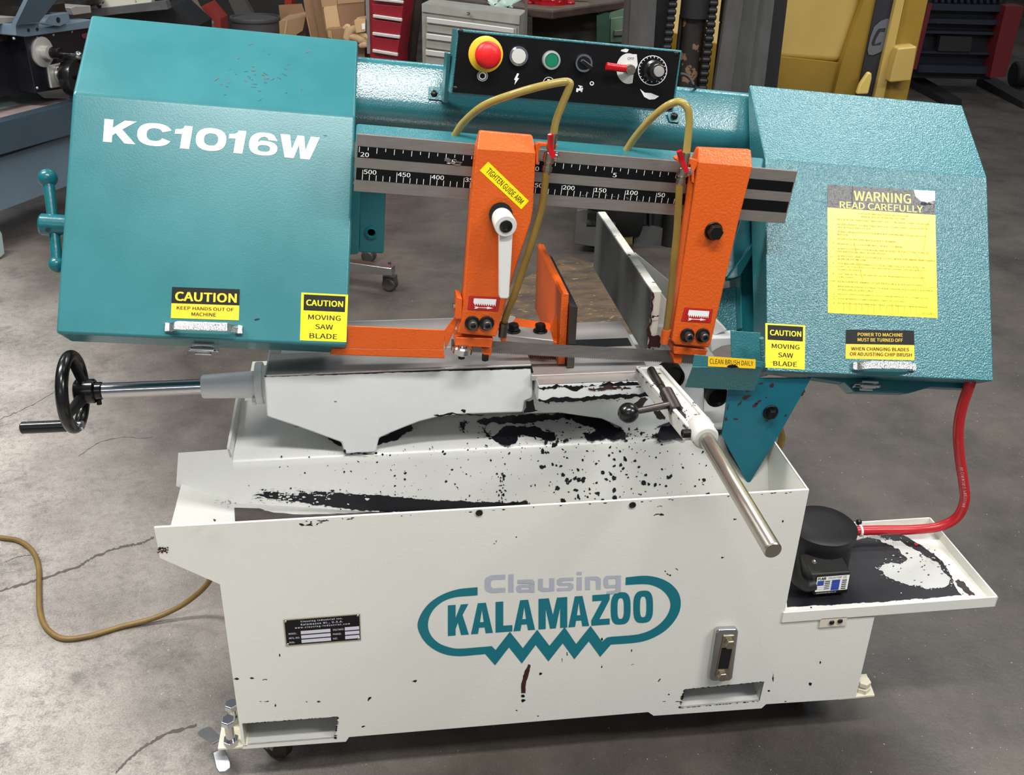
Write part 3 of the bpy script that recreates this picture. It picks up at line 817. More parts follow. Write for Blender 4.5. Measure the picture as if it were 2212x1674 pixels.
for s0, s1, k in ((0, .1475, 'K'), (.152, .311, 'C'), (.318, .403, '1'), (.421, .562, '0'), (.568, .653, '1'), (.670, .806, '6'), (.812, 1, 'W')): WG(D, s0, s1, 0, 1, k)
D.done('model_lettering', [WHITEP], GL, 'white model lettering')

def caution_moving(parent, c4, worn):
    D = Decal(G, *c4)
    D.rect(0, 0, 1, 1, 0); D.rect(.055, .035, .945, .37, 1, 1)
    D.text('CAUTION', .11, .14, .90, .27, 0, 2, bold=.02)
    D.text('MOVING', .16, .45, .86, .56, 1, 2, bold=.015)
    D.text('SAW', .32, .645, .70, .755, 1, 2, bold=.015)
    D.text('BLADE', .20, .84, .80, .95, 1, 2, bold=.015)
    if worn:
        for k in range(14):
            a, b = random.uniform(.02, .9), random.uniform(.38, .97); l = min(random.uniform(.05, .25), .98-a); y = random.uniform(-.02, .012)
            D.poly([(a, b), (a+l/2, b+y-.004), (a+l, b+y*2), (a+l/2, b+y+.004)], 2, 3)
    return D.done('caution_sticker', [YELP, BLKP, mat('sticker_crack', srgb(190, 160, 24), .5)], parent)
caution_moving(GL, [(651, 632), (752, 637), (748, 739), (648, 735)], True)
caution_moving(GR, [(1653, 698), (1739, 703), (1738, 798), (1653, 794)], True)
D = Decal(G, (372, 620), (518, 625), (516, 692), (369, 687))
D.rect(0, 0, 1, 1, 0); D.rect(0, 0, 1, .52, 1, 1)
D.text('CAUTION', .05, .14, .96, .45, 0, 2, bold=.025)
D.text('KEEP HANDS OUT OF', .08, .61, .92, .72, 1, 2, bold=.012); D.text('MACHINE', .30, .79, .66, .91, 1, 2, bold=.012)
D.done('caution_sticker', [YELO, BLKP], GL, 'black and amber keep-hands-out sticker')
D = Decal(G, (1827, 712), (1974, 714), (1975, 778), (1826, 775))
D.rect(0, 0, 1, 1, 0); D.rect(0, 0, 1, .49, 1, 1)
D.text('POWER TO MACHINE', .17, .10, .83, .22, 0, 2, bold=.012); D.text('MUST BE TURNED OFF', .17, .28, .83, .40, 0, 2, bold=.012)
D.text('WHEN CHANGING BLADES', .08, .59, .92, .71, 1, 2, bold=.012); D.text('OR ADJUSTING CHIP BRUSH', .06, .77, .96, .89, 1, 2, bold=.012)
D.done('power_off_sticker', [YELO, BLKP], GR)
# the large warning sign
D = Decal(G, (1787, 399), (2019, 413), (2025, 687), (1788, 676))
D.rect(0, 0, 1, 1, 0); D.poly([(0, 0), (.80, 0), (.815, .05), (.86, .085), (.92, .095), (1, .075), (1, .19), (0, .18)], 1, 1)
D.poly([(.80, 0), (1, 0), (1, .075), (.92, .095), (.86, .085), (.815, .05)], 2, 1)
D.text('WARNING', .24, .035, .77, .115, 0, 2, bold=.012); D.text('READ CAREFULLY', .11, .125, .88, .18, 0, 2, bold=.012)
rows = [(.28, .208, .74, 'FOR YOUR OWN SAFETY READ INSTRUCTION'), (.31, .232, .71, 'MANUAL BEFORE OPERATING THIS SAW'),
 (.09, .263, .94, 'NEVER INSERT HANDS INTO ANY PART OF CUTTING AREA DURING OPERATION'), (.09, .302, .94, 'NEVER OPERATE THE MACHINE UNLESS ALL GUARDS AND COVERS SUPPLIED'), (.09, .325, .39, 'ARE IN PLACE AND CLOSED'),
 (.09, .36, .90, 'ALWAYS WEAR EYE PROTECTION WHEN ATTENDING AND OPERATING THIS'), (.09, .383, .19, 'MACHINE'),
 (.09, .416, .63, 'NEVER LOAD MACHINE WHILE BLADE IS RUNNING'), (.09, .455, .69, 'NEVER ADJUST GUIDE ARMS WHILE BLADE IS RUNNING'),
 (.09, .492, .93, 'ALWAYS SUPPORT STOCK BEHIND AND IN FRONT OF THE CUTTING POINT TO'), (.09, .515, .53, 'PREVENT FALLING AND CAUSING INJURY'),
 (.09, .55, .99, 'ALWAYS DISCONNECT THE POWER AT SOURCE WHEN PERFORMING MAINTENANCE'), (.09, .573, .35, 'WORK ON THE MACHINE'),
 (.09, .608, .89, 'THIS MACHINE IS DESIGNED TO STOP AUTOMATICALLY AT END OF CUT. BE'), (.09, .632, .90, 'SURE IT ACTUALLY HAS STOPPED BEFORE RELOADING. (DOESN\'T APPLY TO'), (.09, .656, .31, 'VS AND LDV SERIES)'),
 (.09, .69, .89, 'USE CARE IN UNCOILING AND INSTALLING NEW BAND BLADES (TEETH ARE'), (.09, .714, .235, 'VERY SHARP)'),
 (.09, .748, .87, 'DO NOT REMOVE JAMMED CUT OFF PIECES UNTIL BLADE HAS STOPPED'), (.09, .787, .96, 'MAINTAIN PROPER ADJUSTMENT OF BLADE TENSION, BLADE GUIDES. ALSO BACK'), (.09, .811, .41, 'UP ROLLERS VS SERIES ONLY'),
 (.09, .846, .91, 'ADJUST UPPER GUIDE ARM TO JUST CLEAR WORKPIECE (VS, LDV AND VT-16)'), (.09, .881, .71, 'HOLD WORKPIECE FIRMLY AGAINST TABLE (VS, LDV ONLY)'), (.09, .916, .92, 'DO NOT EXCEED RECOMMENDED TABLE LOADS (REFER TO OWNERS MANUAL)'), (.86, .965, .97, 'V21-1330-1')]
nn = 0
for a0, b, a1, t in rows:
    D.text(t, a0, b-.002, a1, b+.0125, 3, 1, bold=.008)
for k, b in enumerate((.263, .302, .36, .416, .455, .492, .55, .608, .69, .748, .787, .846, .881, .916)):
    D.text(str(k+1), .045, b-.002, .055 if k < 9 else .062, b+.012, 3, 1)
for k in range(13):
    a = .14+k*.055; D.rect(a, .93-random.random()*.03, a+.004, .985-random.random()*.02, 4, 1)
for b, s0, s1 in ((.33, 0, .07), (.45, 0, .07), (.563, 0, .06), (.64, 0, .09), (.75, 0, .09), (.87, 0, .1), (.33, .93, 1), (.585, .97, 1), (.765, .87, 1)): D.rect(s0, b, s1, b+.0015, 3, 1)
for pts in ([(.62, .45), (.68, .53), (.74, .53), (.82, .62), (.90, .76)], [(.95, .22), (.91, .28), (.90, .40), (.88, .48)], [(.24, .44), (.28, .62), (.32, .74)], [(.23, .0), (.225, .1), (.23, .18)], [(.55, .05), (.51, .12), (.52, .18)]):
    for p, q in zip(pts, pts[1:]): D.poly([(p[0]-.0015, p[1]), (p[0]+.0015, p[1]), (q[0]+.0015, q[1]), (q[0]-.0015, q[1])], 4 if pts[0][1] > .2 else 5, 2)
for k in range(8):
    a = .88+random.uniform(-.03, .09); b = .10+random.uniform(-.008, .012)
    D.poly([(a+x*.03, b+y*.012) for x, y in blob(0, 0, 1, 1, 6, random.random())], 5 if k % 2 else 6, 3)
D.done('warning_sign', [YELP, mat('sign_black', srgb(30, 30, 30), .32, bump=.35, bscale=160), WHITEP, TEXTB, mat('sign_scratch', srgb(206, 158, 26), .5), PANELBLK, mat('wrinkle_grey', srgb(96, 96, 96), .3)], GR, 'large yellow and black warning sign with torn corner')
# scratches
D = Decal(F34.plane(.05), (155, 200), (768, 253), (748, 750), (120, 715))
D.pxpoly(blob(556, 690, 8, 2, 6, -.2), 0); D.pxpoly(blob(702, 293, 5, 1, 5), 1)
D.done('paint_scratch', [DARKCHIP, BROWNCHIP], GL)
v0, w0_, v1, w1_ = .349, .05, .506, -.022
cn = (F34.v*(w0_-w1_)+F34.w*(v1-v0)).normalized()
CH = Pl(F34.at(0, v0, w0_), cn)
D = Decal(CH, (170, 150), (770, 200), (768, 240), (160, 190))
for k in range(40):
    x, y = random.gauss(560, 50), random.gauss(165, 20)
    D.pxpoly(blob(x, y, random.uniform(2, 8), random.uniform(.5, 1.1), 5, random.uniform(-.6, .6)), k % 2)
D.done('paint_scratch', [mat('scratch_red', srgb(120, 80, 80), .5), mat('scratch_teal', srgb(50, 92, 100), .5)], GL)

# ---- handles and latches on the guards
def handle(px, parent):
    a, b = G(*px[0]), G(*px[1]); n_ = G.n; e = (b-a).normalized(); f = n_.cross(e)
    bm = B()
    def st(p, k): return [p+f*.0065+n_*k, p-f*.0065+n_*k, p-f*.0065+n_*(k-.005), p+f*.0065+n_*(k-.005)]
    pts = [st(a, .006), st(a+e*.014, .026), st(b-e*.014, .026), st(b, .006)]
    for p, q in zip(pts, pts[1:]): hexa(bm, p, q)
    for p in (a, b): box(bm, p+n_*.003, (.012, .013, .008), (e, f, n_))
    bmesh.ops.remove_doubles(bm, verts=bm.verts[:], dist=.0003)
    return part('pull_handle', bm, [CHROMEH], parent=parent, bevel=.0012)
handle([(366, 708), (516, 713)], GL); handle([(1846, 792), (1968, 794)], GR)
def latch(px, w_, parent, s=1):
    p = F34.plane(w_)(*px); d = -F34.v
    bm = B(); e, f = F34.u, F34.w
    box(bm, p+d*.004, (.030*s, .004, .026), (e, d, f)); box(bm, p+d*.009-f*.004, (.044*s, .006, .010), (e, d, f))
    box(bm, p+d*.012+f*.006, (.020*s, .005, .014), (e, d, f)); cyl(bm, p+d*.010+f*.012-e*.017, p+d*.010+f*.012+e*.017, .0028, n=10)
    cyl(bm, p+d*.015-f*.003-e*.012, p+d*.015-f*.003+e*.012, .002, n=10)
    return part('draw_latch', bm, [CHROME], parent=parent, bevel=.0008)
latch((440, 742), .015, GL); latch((1872, 822), .012, GR)
# ---- tension handle at the left end
q = F34.plane(-.03)
bm = B(); c0, c1 = q(86, 484), q(150, 488); rcyl(bm, c0, c1, .0165, .003, 24)
TH = part('tension_handle', bm, [TEALS])
k0, k1 = q(103, 385), q(123, 572)
bm = B(); tube(bm, [k0, q(108, 420), q(113, 465), q(118, 510), q(122, 550), k1], lambda t: .0075+.003*abs(.5-t), 14)
part('handle_bar', bm, [TEALS], parent=TH)
for k, r in ((k0, .0145), (k1, .0125)):
    bm = B(); ball(bm, k, r, 22, k=14); part('ball_knob', bm, [TEALS], parent=TH, smooth=60)
bm = B(); cyl(bm, q(103, 497, .014), q(103, 497, .0165), .0035, n=10); part('hub_hole', bm, [BLACKM], parent=TH)
# ---- control box
_b = F34.plane(.075)(975, 202)
FB = Frame(8, _b); BP = FB.plane(0)
FC = [(987, 62), (1474, 109), (1455, 243), (973, 203)]
bm = B(); prism(bm, [BP(*p) for p in FC], -FB.w*.075)
CBX = part('control_box', bm, [TEALH], bevel=.002)
D = Decal(BP, (991, 68), (1469, 113), (1451, 238), (977, 199), lift=.0012)
D.rect(0, 0, 1, 1, 0)
SY = D
def pxr(D, pts, mi, h=1): D.pxpoly(pts, mi, h)
def ring(cx, cy, r, ri, sq=1, n=28): return [(cx+r*math.cos(2*math.pi*i/n)*sq, cy+r*math.sin(2*math.pi*i/n)) for i in range(n+1)]+[(cx+ri*math.cos(2*math.pi*i/n)*sq, cy+ri*math.sin(2*math.pi*i/n)) for i in range(n, -1, -1)]
D.pxpoly(ring(1042, 164, 11.5, 10.3), 1, 1); D.pxpoly(ring(1042, 164, 8.5, 5.5), 1, 1)
D.pxpoly([(1117, 158), (1121, 159), (1117, 168), (1121, 169), (1111, 183), (1113, 173), (1110, 172)], 1, 1)
D.pxpoly(ring(1185, 178, 12, 10.8), 1, 1); D.pxpoly([(1182, 171), (1187, 171), (1187, 186), (1182, 186)], 1, 1)
for q in ([(1249, 184), (1258, 186), (1258, 188), (1249, 186)], [(1252, 186), (1255, 187), (1254, 192), (1251, 192)], [(1245, 190), (1258, 193), (1257, 197), (1249, 195), (1248, 199), (1244, 198)], [(1256, 189), (1259, 190), (1257, 199), (1254, 198)]): D.pxpoly(q, 1, 1)
D.pxpoly(ring(1278, 180, 4.6, 2.6), 1, 1)
D.pxpoly([(1382, 192), (1392, 200), (1406, 201), (1423, 208), (1414, 214), (1402, 215), (1391, 209)], 1, 1)
half = [(1357+29*math.cos(rad(a))*.9, 148+33*math.sin(rad(a))) for a in range(70, 291, 10)]
D.pxpoly(half+[(1375, 117), (1377, 140), (1368, 160), (1366, 178)], 2, 1)
D.text('OFF', .762, .16, .792, .205, 3, 2)
for t_, x_, y_ in (('1', 1403, 131), ('2', 1393, 139), ('3', 1389, 150), ('4', 1390, 162), ('5', 1397, 171), ('6', 1406, 175), ('7', 1417, 174), ('8', 1426, 168)):
    a_ = (x_-984)/476; b_ = (y_-67-45*a_)/128; D.text(t_, a_-.004, b_-.022, a_+.004, b_+.022, 1, 2)
D.pxpoly(blob(1350, 109, 10, 4, 9), 2, 1)
D.pxpoly(ring(1409, 152, 32.5, 31, .97), 1, 1)
for k in range(20):
    a = rad(120+k*15.8); c_, s_ = math.cos(a), math.sin(a)
    p, q = (1409+27*c_, 152+27*s_), (1409+31*c_, 152+31*s_)
    D.pxpoly([(p[0]-s_*.6, p[1]+c_*.6), (q[0]-s_*.6, q[1]+c_*.6), (q[0]+s_*.6, q[1]-c_*.6), (p[0]+s_*.6, p[1]-c_*.6)], 1, 1)
D.done('control_panel', [PANELBLK, WHITEP, mat('dial_white', srgb(215, 215, 212), .45), BLKP], CBX, 'black control panel with white symbols')
Dt = Decal(Pl(BP(1300, 92), FB.v), (1170, 67), (1260, 75), (1274, 84), (1190, 77), lift=.0008)
_tp = Pl(BP(1230, 86), FB.v)
Dt = Decal(_tp, (1168, 69), (1255, 76.5), (1275, 84), (1190, 77), lift=.001); Dt.rect(0, 0, 1, 1, 0); Dt.done('yellow_tape', [YELO], CBX)
def btn(px, name, prof, m, par=CBX, n=32):
    bm = B(); lathe(bm, BP(*px), FB.w, prof, n); return part(name, bm, m if isinstance(m, list) else [m], parent=par, smooth=40)
R_ = lambda r: r/FPX*1.66
btn((1049, 117), 'yellow_collar', [(R_(35), 0), (R_(35), .002), (R_(33), .003), (R_(18), .004), (R_(17), .014)], mat('yellow_collar', srgb(232, 192, 40), .4))
btn((1051, 118), 'emergency_stop_button', [(R_(18), .01), (R_(25), .014), (R_(26.5), .019), (R_(25.5), .024), (R_(21), .0285), (R_(12), .031), (0, .032)], REDBTN)
btn((1119, 121), 'button_bezel', [(R_(20.5), 0), (R_(20.5), .004), (R_(19), .008), (R_(15.5), .0085), (R_(15), .006)], CHROME)
btn((1119, 121), 'white_push_button', [(R_(15), .002), (R_(15), .0075), (R_(14), .0085), (0, .0088)], WHTBTN)
btn((1190, 130), 'button_bezel', [(R_(19), 0), (R_(19), .004), (R_(18), .008), (R_(14), .0085), (R_(13.5), .004)], mat('bezel_satin', srgb(205, 212, 208), .3, .7))
btn((1190, 130), 'green_push_button', [(R_(13.4), .002), (R_(13.4), .007), (R_(12.4), .008), (0, .0082)], GREENBTN)
btn((1259, 136), 'selector_bezel', [(R_(19), 0), (R_(19), .004), (R_(17.5), .009), (R_(14), .009), (R_(14), .005)], CHROME)
sk = btn((1259, 136), 'selector_knob', [(R_(13.5), .004), (R_(13), .010), (0, .0105)], BLACK)
bm = B(); c = BP(1262, 138); dd = (BP(1274, 146)-BP(1252, 130)).normalized(); ee = FB.w.cross(dd)
box(bm, c+FB.w*.015, (.021, .007, .012), (dd, ee, FB.w)); part('selector_grip', bm, [BLACK], parent=CBX, bevel=.002)
# rotary switch with red lever
btn((1357, 150), 'switch_hub', [(R_(11), 0), (R_(11), .014), (R_(9.5), .017), (R_(5), .017), (R_(5), .019), (0, .019)], NICKEL)
bm = B(); tube(bm, [BP(1352, 148, .014), BP(1340, 147, .016), BP(1310, 143, .020)], R_(7.5), 12, flat=.7); part('red_switch_lever', bm, [REDPL], parent=CBX)
btn((1411, 152), 'speed_knob', [(R_(21), 0), (R_(21), .004), (R_(16.5), .006), (R_(15), .030), (R_(13), .031)], BLACK)
btn((1411, 152), 'knob_cap', [(R_(11), .030), (R_(10.4), .0345), (0, .035)], STEEL)
for px in ((995, 68), (984, 191), (1461, 116), (1446, 233)):
    bm = B(); ball(bm, BP(*px, .001), .0042, 12, k=8, ax=FB.w, sq=.5); part('panel_screw', bm, [BLACKOX], parent=CBX)
# brackets that hold the box on the beam
bm = B(); bq = F34.plane(-.029)
plate(bm, bq, [(926, 187), (956, 189), (954, 218), (925, 215)], -.002)
prism(bm, [BP(966, 115, -.03), BP(974, 116, -.03), BP(968, 222, -.06), BP(958, 222, -.06)], -FB.w*.05)
BK = part('box_bracket', bm, [TEALH], parent=CBX, bevel=.0008)
bm = B(); ball(bm, F34.plane(-.026)(938, 202), .0058, 14, k=8, ax=F34.w, sq=.5); part('bracket_screw', bm, [BLACKOX], parent=BK)
bm = B(); plate(bm, F34.plane(-.028), [(1440, 246), (1466, 246), (1468, 266), (1446, 264)], -.002); BK2 = part('box_bracket', bm, [TEALH], parent=CBX, bevel=.0008)
bm = B(); ball(bm, F34.plane(-.022)(1457, 250), .0062, 14, k=8, ax=F34.w, sq=.7); part('bracket_screw', bm, [BLACKOX], parent=BK2)
bm = B(); q = F34.plane(-.02); tube(bm, [q(1470, 160), q(1482, 163), q(1492, 172), q(1500, 186), F34.plane(-.09)(1510, 194)], .0028, 8); part('box_cable', bm, [BLACKM], parent=CBX)

# ---- coolant hoses with their taps
def hose(pts, r, m, name='coolant_hose'):
    bm = B(); tube(bm, [F5.plane(w_)(x, y) for x, y, w_ in pts], r, 14); return part(name, bm, [m], smooth=60)
hose([(968, 310, -.05), (980, 296, -.045), (1002, 264, -.03), (1045, 228, .0), (1110, 203, .03), (1170, 186, .045), (1212, 177.5, .05), (1229, 178, .05), (1230, 188, .05), (1216, 222, .045), (1202, 258, .04), (1195, 292, .035)], .0056, HOSE)
hose([(1340, 345, -.05), (1350, 330, -.045), (1372, 296, -.03), (1408, 255, .0), (1440, 229, .02), (1466, 220, .03), (1484, 232, .035), (1489, 260, .035), (1486, 300, .035), (1482, 335, .035)], .0056, HOSE)
hose([(1180, 372, .035), (1177, 400, .035), (1168, 460, .037), (1140, 550, .042), (1112, 635, .04), (1092, 685, .03), (1086, 715, .02)], .0054, HOSED)
hose([(1468, 398, .035), (1466, 430, .035), (1462, 500, .036), (1454, 580, .038), (1446, 660, .034), (1438, 722, .028)], .0054, HOSED)
def tap(x0, y0, x1, y1, arm, lx):
    q = F5.plane(.035)
    a, b = q(x0, y0), q(x1, y1); L = (b-a).length; d = (b-a)/L
    bm = B()
    lathe(bm, a, d, [(.0062, 0), (.0068, .004), (.0062, .008), (.0068, .012), (.0064, .016), (.0072, .018), (.0072, .022), (.0055, .024), (.0055, L*.45), (.0088, L*.47), (.0092, L*.6), (.0088, L*.68), (.0062, L*.72), (.0062, L*.8), (.0075, L*.8), (.0075, L*.9), (.0055, L*.92), (.005, L)], 16)
    T = part('coolant_tap', bm, [NICKEL])
    m = a+d*L*.55
    bm = B(); rcyl(bm, m-HU*.002, m+HU*.0115, .0072, .001); hexhead(bm, m+HU*.0115, HU, .004, .003); part('tap_stem', bm, [CHROME], parent=T)
    bm = B(); l0, l1 = q(*lx[0], .008), q(*lx[1], .014); tube(bm, [m+AP.n*.008+HU*.004, l0, l1], .0042, 10, flat=.6); part('red_tap_lever', bm, [REDPL], parent=T)
    return T
tap(1196, 288, 1180, 378, ARL, ((1189, 315), (1189, 290)))
tap(1483, 330, 1468, 402, ARR, ((1472, 345), (1467, 326)))
bm = B(); q = F5.plane(.033)
plate(bm, q, [(1158, 312), (1163, 308), (1205, 312), (1205, 318), (1168, 317), (1164, 330), (1163, 356), (1158, 356)], .014); part('tap_bracket', bm, [ORANGE], parent=ARL, bevel=.001)
bm = B(); plate(bm, q, [(1458, 342), (1470, 338), (1506, 346), (1510, 352), (1500, 370), (1500, 396), (1494, 394), (1492, 356), (1462, 348)], .014); part('tap_bracket', bm, [ORANGE], parent=ARR, bevel=.001)
for x, y in ((1087, 712), (1437, 726)):
    bm = B(); c = F5.plane(.028)(x, y); cyl(bm, c+HUP*.012, c-HUP*.012, .0072, .0066, 14); part('hose_nozzle', bm, [STEELD if x < 1200 else ORANGE], parent=ARL if x < 1200 else ARR)

# ---- stickers on the arms
D = Decal(AP, (1054.5, 349), (1142.5, 434), (1126, 452), (1036, 368))
D.rect(0, 0, 1, 1, 0); D.text('TIGHTEN GUIDE ARM', .09, .24, .93, .76, 1, 1, bold=.004); D.done('guide_arm_sticker', [YELP, BLKP], ARL)
def sawsticker(c4, parent):
    D = Decal(AP, *c4); D.rect(0, 0, 1, 1, 0)
    D.rect(.04, .06, .96, .94, 2, 1); D.rect(.055, .085, .945, .915, 0, 2)
    D.poly([(.16, .14), (.88, .14), (.88, .66)]+[q_ for k in range(10) for q_ in ((.88-.072*k, .66), (.88-.072*(k+.75), .48))]+[(.16, .48)], 1, 3)
    D.poly([(.20, .70), (.30, .72), (.34, .76), (.62, .74), (.62, .68), (.82, .77), (.62, .86), (.62, .80), (.34, .80), (.28, .88), (.20, .88), (.25, .79)], 1, 3)
    D.done('blade_direction_sticker', [REDP, WHITEP, mat('sticker_line', srgb(196, 70, 66), .4)], parent)
sawsticker([(1013, 639), (1081, 642), (1076, 673), (1010, 669)], ARL)
sawsticker([(1479, 664), (1540, 668), (1535, 698), (1471, 694)], ARR)

# ---- brush cover, chip deflector
YB = .105
QB = Pl((0, YB, .70), (0, -1, .15))
bm = B()
plate(bm, Pl((0, YB+.02, .72), (0, -1, .3)), [(1578, 714), (1643, 719), (1647, 791), (1580, 772)], .002)
hexa(bm, [QB(1500, 766), QB(1648, 781), QB(1648, 793), QB(1496, 793)], [p-QB.n*.002 for p in (QB(1500, 766), QB(1648, 781), QB(1648, 793), QB(1496, 793))])
lowp = QB(1570, 793)
QL = Pl(lowp, (0, -1, -.35))
plate(bm, QL, [(1496, 793), (1648, 794), (1629, 845), (1480, 837)], .002)
BC = part('brush_cover', bm, [TEALH], bevel=.0008)
bm = B(); a, b = Pl((0, YB+.01, 0), (0, -1, 0))(1645, 729), Pl((0, YB+.01, 0), (0, -1, 0))(1649, 792)
for k in range(5): rcyl(bm, a+(b-a)*(k/5+.01), a+(b-a)*((k+1)/5-.01), .0038, .0005, 12)
part('cover_hinge', bm, [TEALH], parent=BC)
D = Decal(QB, (1529.5, 769), (1632, 776), (1631.5, 796), (1529, 791), lift=.0006); D.rect(0, 0, 1, 1, 0); D.text('CLEAN BRUSH DAILY', .035, .22, .95, .72, 1, 1)
D.poly(jag([(.40, .85), (.55, .70), (.62, .80), (.66, .95), (.5, 1.05)], 1, .3), 2, 2); D.done('brush_sticker', [YELO, BLKP, DARKCHIP], BC)
DFP = Pl((0, .14, 0), (0, -1, 0))
DF = [(1574, 835), (1576, 818), (1752, 817), (1684, 937), (1617, 1047), (1559, 941)]
bm = B(); sheet(bm, DFP, DF, (), .003); DEF = part('chip_deflector', bm, [TEALD], smooth=0)
bm = B(); hexhead(bm, DFP(1664, 890), -Y, .0085, .009, .0135); part('deflector_bolt', bm, [BLACKOX], parent=DEF, bevel=.0008)
D = Decal(DFP, (1574, 835), (1752, 817), (1684, 937), (1559, 941))
for x, y, a, b, r in ((1617, 843, 9, 4, -.6), (1668, 832, 7, 6, -.5), (1612, 858, 12, 4, -.6), (1598, 872, 8, 3, -.8), (1638, 868, 12, 3, -.5), (1632, 875, 8, 3, -.6), (1590, 905, 6, 2, 0), (1645, 828, 6, 2, 0), (1572, 880, 2, 8, .2), (1568, 905, 3, 6, 0), (1655, 858, 3, 2, 0), (1697, 897, 4, 2, -.6), (1735, 848, 2, 8, .5), (1656, 909, 4, 1.5, 0)):
    D.pxpoly(jag(blob(x, y, a, b, 8, r), 1, .35), 0)
D.done('paint_chips', [BROWNCHIP], DEF)
bm = B(); plate(bm, Pl((0, .150, 0), (0, -1, 0)), [(1560, 940), (1600, 930), (1640, 1035), (1625, 1055), (1575, 980)], .003); part('deflector_shadow', bm, [mat('shadow_blue', srgb(16, 40, 62), .35)], parent=DEF, smooth=0)  # dark blue plate drawing the shadow left of the deflector tip
bm = B(); tube(bm, [pY(1672, 840, .2), pY(1680, 890, .2), pY(1684, 925, .2), pY(1687, 955, .2), V((.688, .20, .45)), V((.70, .19, pY(2155, 1287, 0).z-.016))], .0065, 12); part('drain_hose', bm, [HOSED])

# ---- right coolant tray
zt_ = pY(2155, 1287, 0).z; zb_ = zt_-.022
q0 = FP(1691, 1322); q1 = FP(2155, 1287); xr_ = q1.x; yb_ = pZ(2005, 1117, zt_).y
x0_ = q0.x
bm = B()
bx(bm, x0_, -.002, zb_, xr_, yb_, zb_+.003)
for a in ((x0_, -.003, xr_, 0), (x0_, yb_-.003, xr_, yb_), (xr_-.003, -.003, xr_, yb_)): bx(bm, a[0], a[1], zb_, a[2], a[3], zt_)
TRAY = part('coolant_tray', bm, [WHITE], bevel=.0008)
TPL = Pl((0, 0, zb_+.003), (0, 0, 1))
D = Decal(TPL, (1840, 1160), (1990, 1160), (2140, 1290), (1700, 1310), lift=.0006)
ragged(D, ([(1700, 1312), (1704, 1240), (1760, 1190), (1836, 1170), (1905, 1153), (1945, 1153), (1990, 1178), (2035, 1212), (2055, 1245), (2068, 1275), (2078, 1286), (1900, 1301)]), 0, 0, 5, .07, 60, 4)
ragged(D, ([(1868, 1163), (1900, 1160), (1950, 1172), (1990, 1195), (2030, 1222), (2052, 1250), (2046, 1266), (2020, 1272), (1990, 1266), (1955, 1262), (1925, 1250), (1897, 1230), (1905, 1222), (1945, 1220), (1960, 1208), (1940, 1186), (1905, 1172)]), 1, 2, 5, .16, 120, 6)
for k in range(46): D.pxpoly(blob(random.uniform(1890, 2060), random.gauss(1222, 26), random.uniform(1, 4), random.uniform(.8, 2), 6), random.choice((0, 0, 1)), 3)
D.pxpoly(blob(1979, 1177, 6, 3, 5), 2, 3)
D.pxpoly(jag([(2062, 1255), (2070, 1252), (2104, 1282), (2106, 1287), (2094, 1288)], 2, .2), 3, 3)
D.done('bare_metal_patch', [mat('oily_black', srgb(20, 21, 28), .5, var=.5, vscale=30), WHITET, REDP, RUST], TRAY)
bm = B(); plate(bm, Pl((0, -.001, 0), (0, -1, 0)), [(1772, 1334), (1830, 1330), (1827, 1350), (1768, 1355)], -.002); BRT = part('tray_bracket', bm, [CREAM], parent=TRAY, bevel=.0008)
for px in ((1797, 1345), (1815, 1342)):
    bm = B(); ball(bm, Pl((0, -.004, 0), (0, -1, 0))(*px), .0048, 14, k=8, ax=Y, sq=.5); part('bracket_rivet', bm, [BLACK], parent=TRAY)
# ---- coolant pump
zp = zt_+.075
pc = pZ(1778, 1131, zp); pc.z = zb_
bm = B()
lathe(bm, pc, Z, [(.058, .003), (.058, .025), (.0575, .03), (.0575, zp-zb_-.03), (.0605, zp-zb_-.022), (.0615, zp-zb_-.016), (.0615, zp-zb_-.004), (.057, zp-zb_), (.03, zp-zb_+.003), (0, zp-zb_+.003)], 44)
PUMP = part('coolant_pump', bm, [BLACKM], smooth=40)
c8 = pZ(1790, 1230, zb_+.042)
bm = B()
bz = zb_+.048
f = [FP.__class__((0, c8.y-.028, 0), (0, -1, 0))(*p) for p in ((1752, 1241), (1838, 1235), (1830, 1281), (1757, 1287))]
prism(bm, f, (0, .052, .006)); PB = part('terminal_box', bm, [mat('box_black', srgb(40, 39, 38), .5)], parent=PUMP, bevel=.003)
PBP = Pl(f[0], (0, -1, 0))
D = Decal(PBP, (1764, 1245), (1837, 1239), (1829, 1279), (1757, 1285), lift=.0008); D.rect(0, 0, 1, 1, 0); D.rect(.02, .03, .98, .97, 1, 1)
D.text("FLAIR", .05, .06, .29, .2, 2, 2, bold=.03); D.text("COOLANT PUMP", .35, .07, .75, .18, 2, 2); D.text('CE', .80, .06, .90, .2, 2, 2)
D.rect(.05, .24, .24, .50, 3, 2); D.rect(.48, .24, .72, .80, 3, 2); D.rect(0.02, .82, .98, .97, 2, 2)
for k in range(5):
    D.rect(.05, .25+.11*k, .72, .258+.11*k, 2, 3); D.rect(.78, .27+.11*k, .92, .32+.11*k, 2, 3); D.rect(.27, .27+.1*k, .42, .31+.1*k, 2, 3)
D.text('FLAIR INDUSTRY MACHINERY CO., LTD.', .06, .87, .66, .94, 1, 3)
D.done('pump_rating_plate', [BLKP, WHITEP, BLKP, BLUEP], PUMP)
bm = B(); tube(bm, [PBP(1712, 1195, .0), PBP(1716, 1225), PBP(1722, 1250), PBP(1740, 1265), PBP(1760, 1262)], .0105, 12); part('cable_gland', bm, [BLACKM], parent=PUMP)
bm = B(); ball(bm, PBP(1759, 1213, .0), .004, 10); part('box_screw', bm, [BRASS if 'BRASS' in globals() else NICKEL], parent=PUMP)
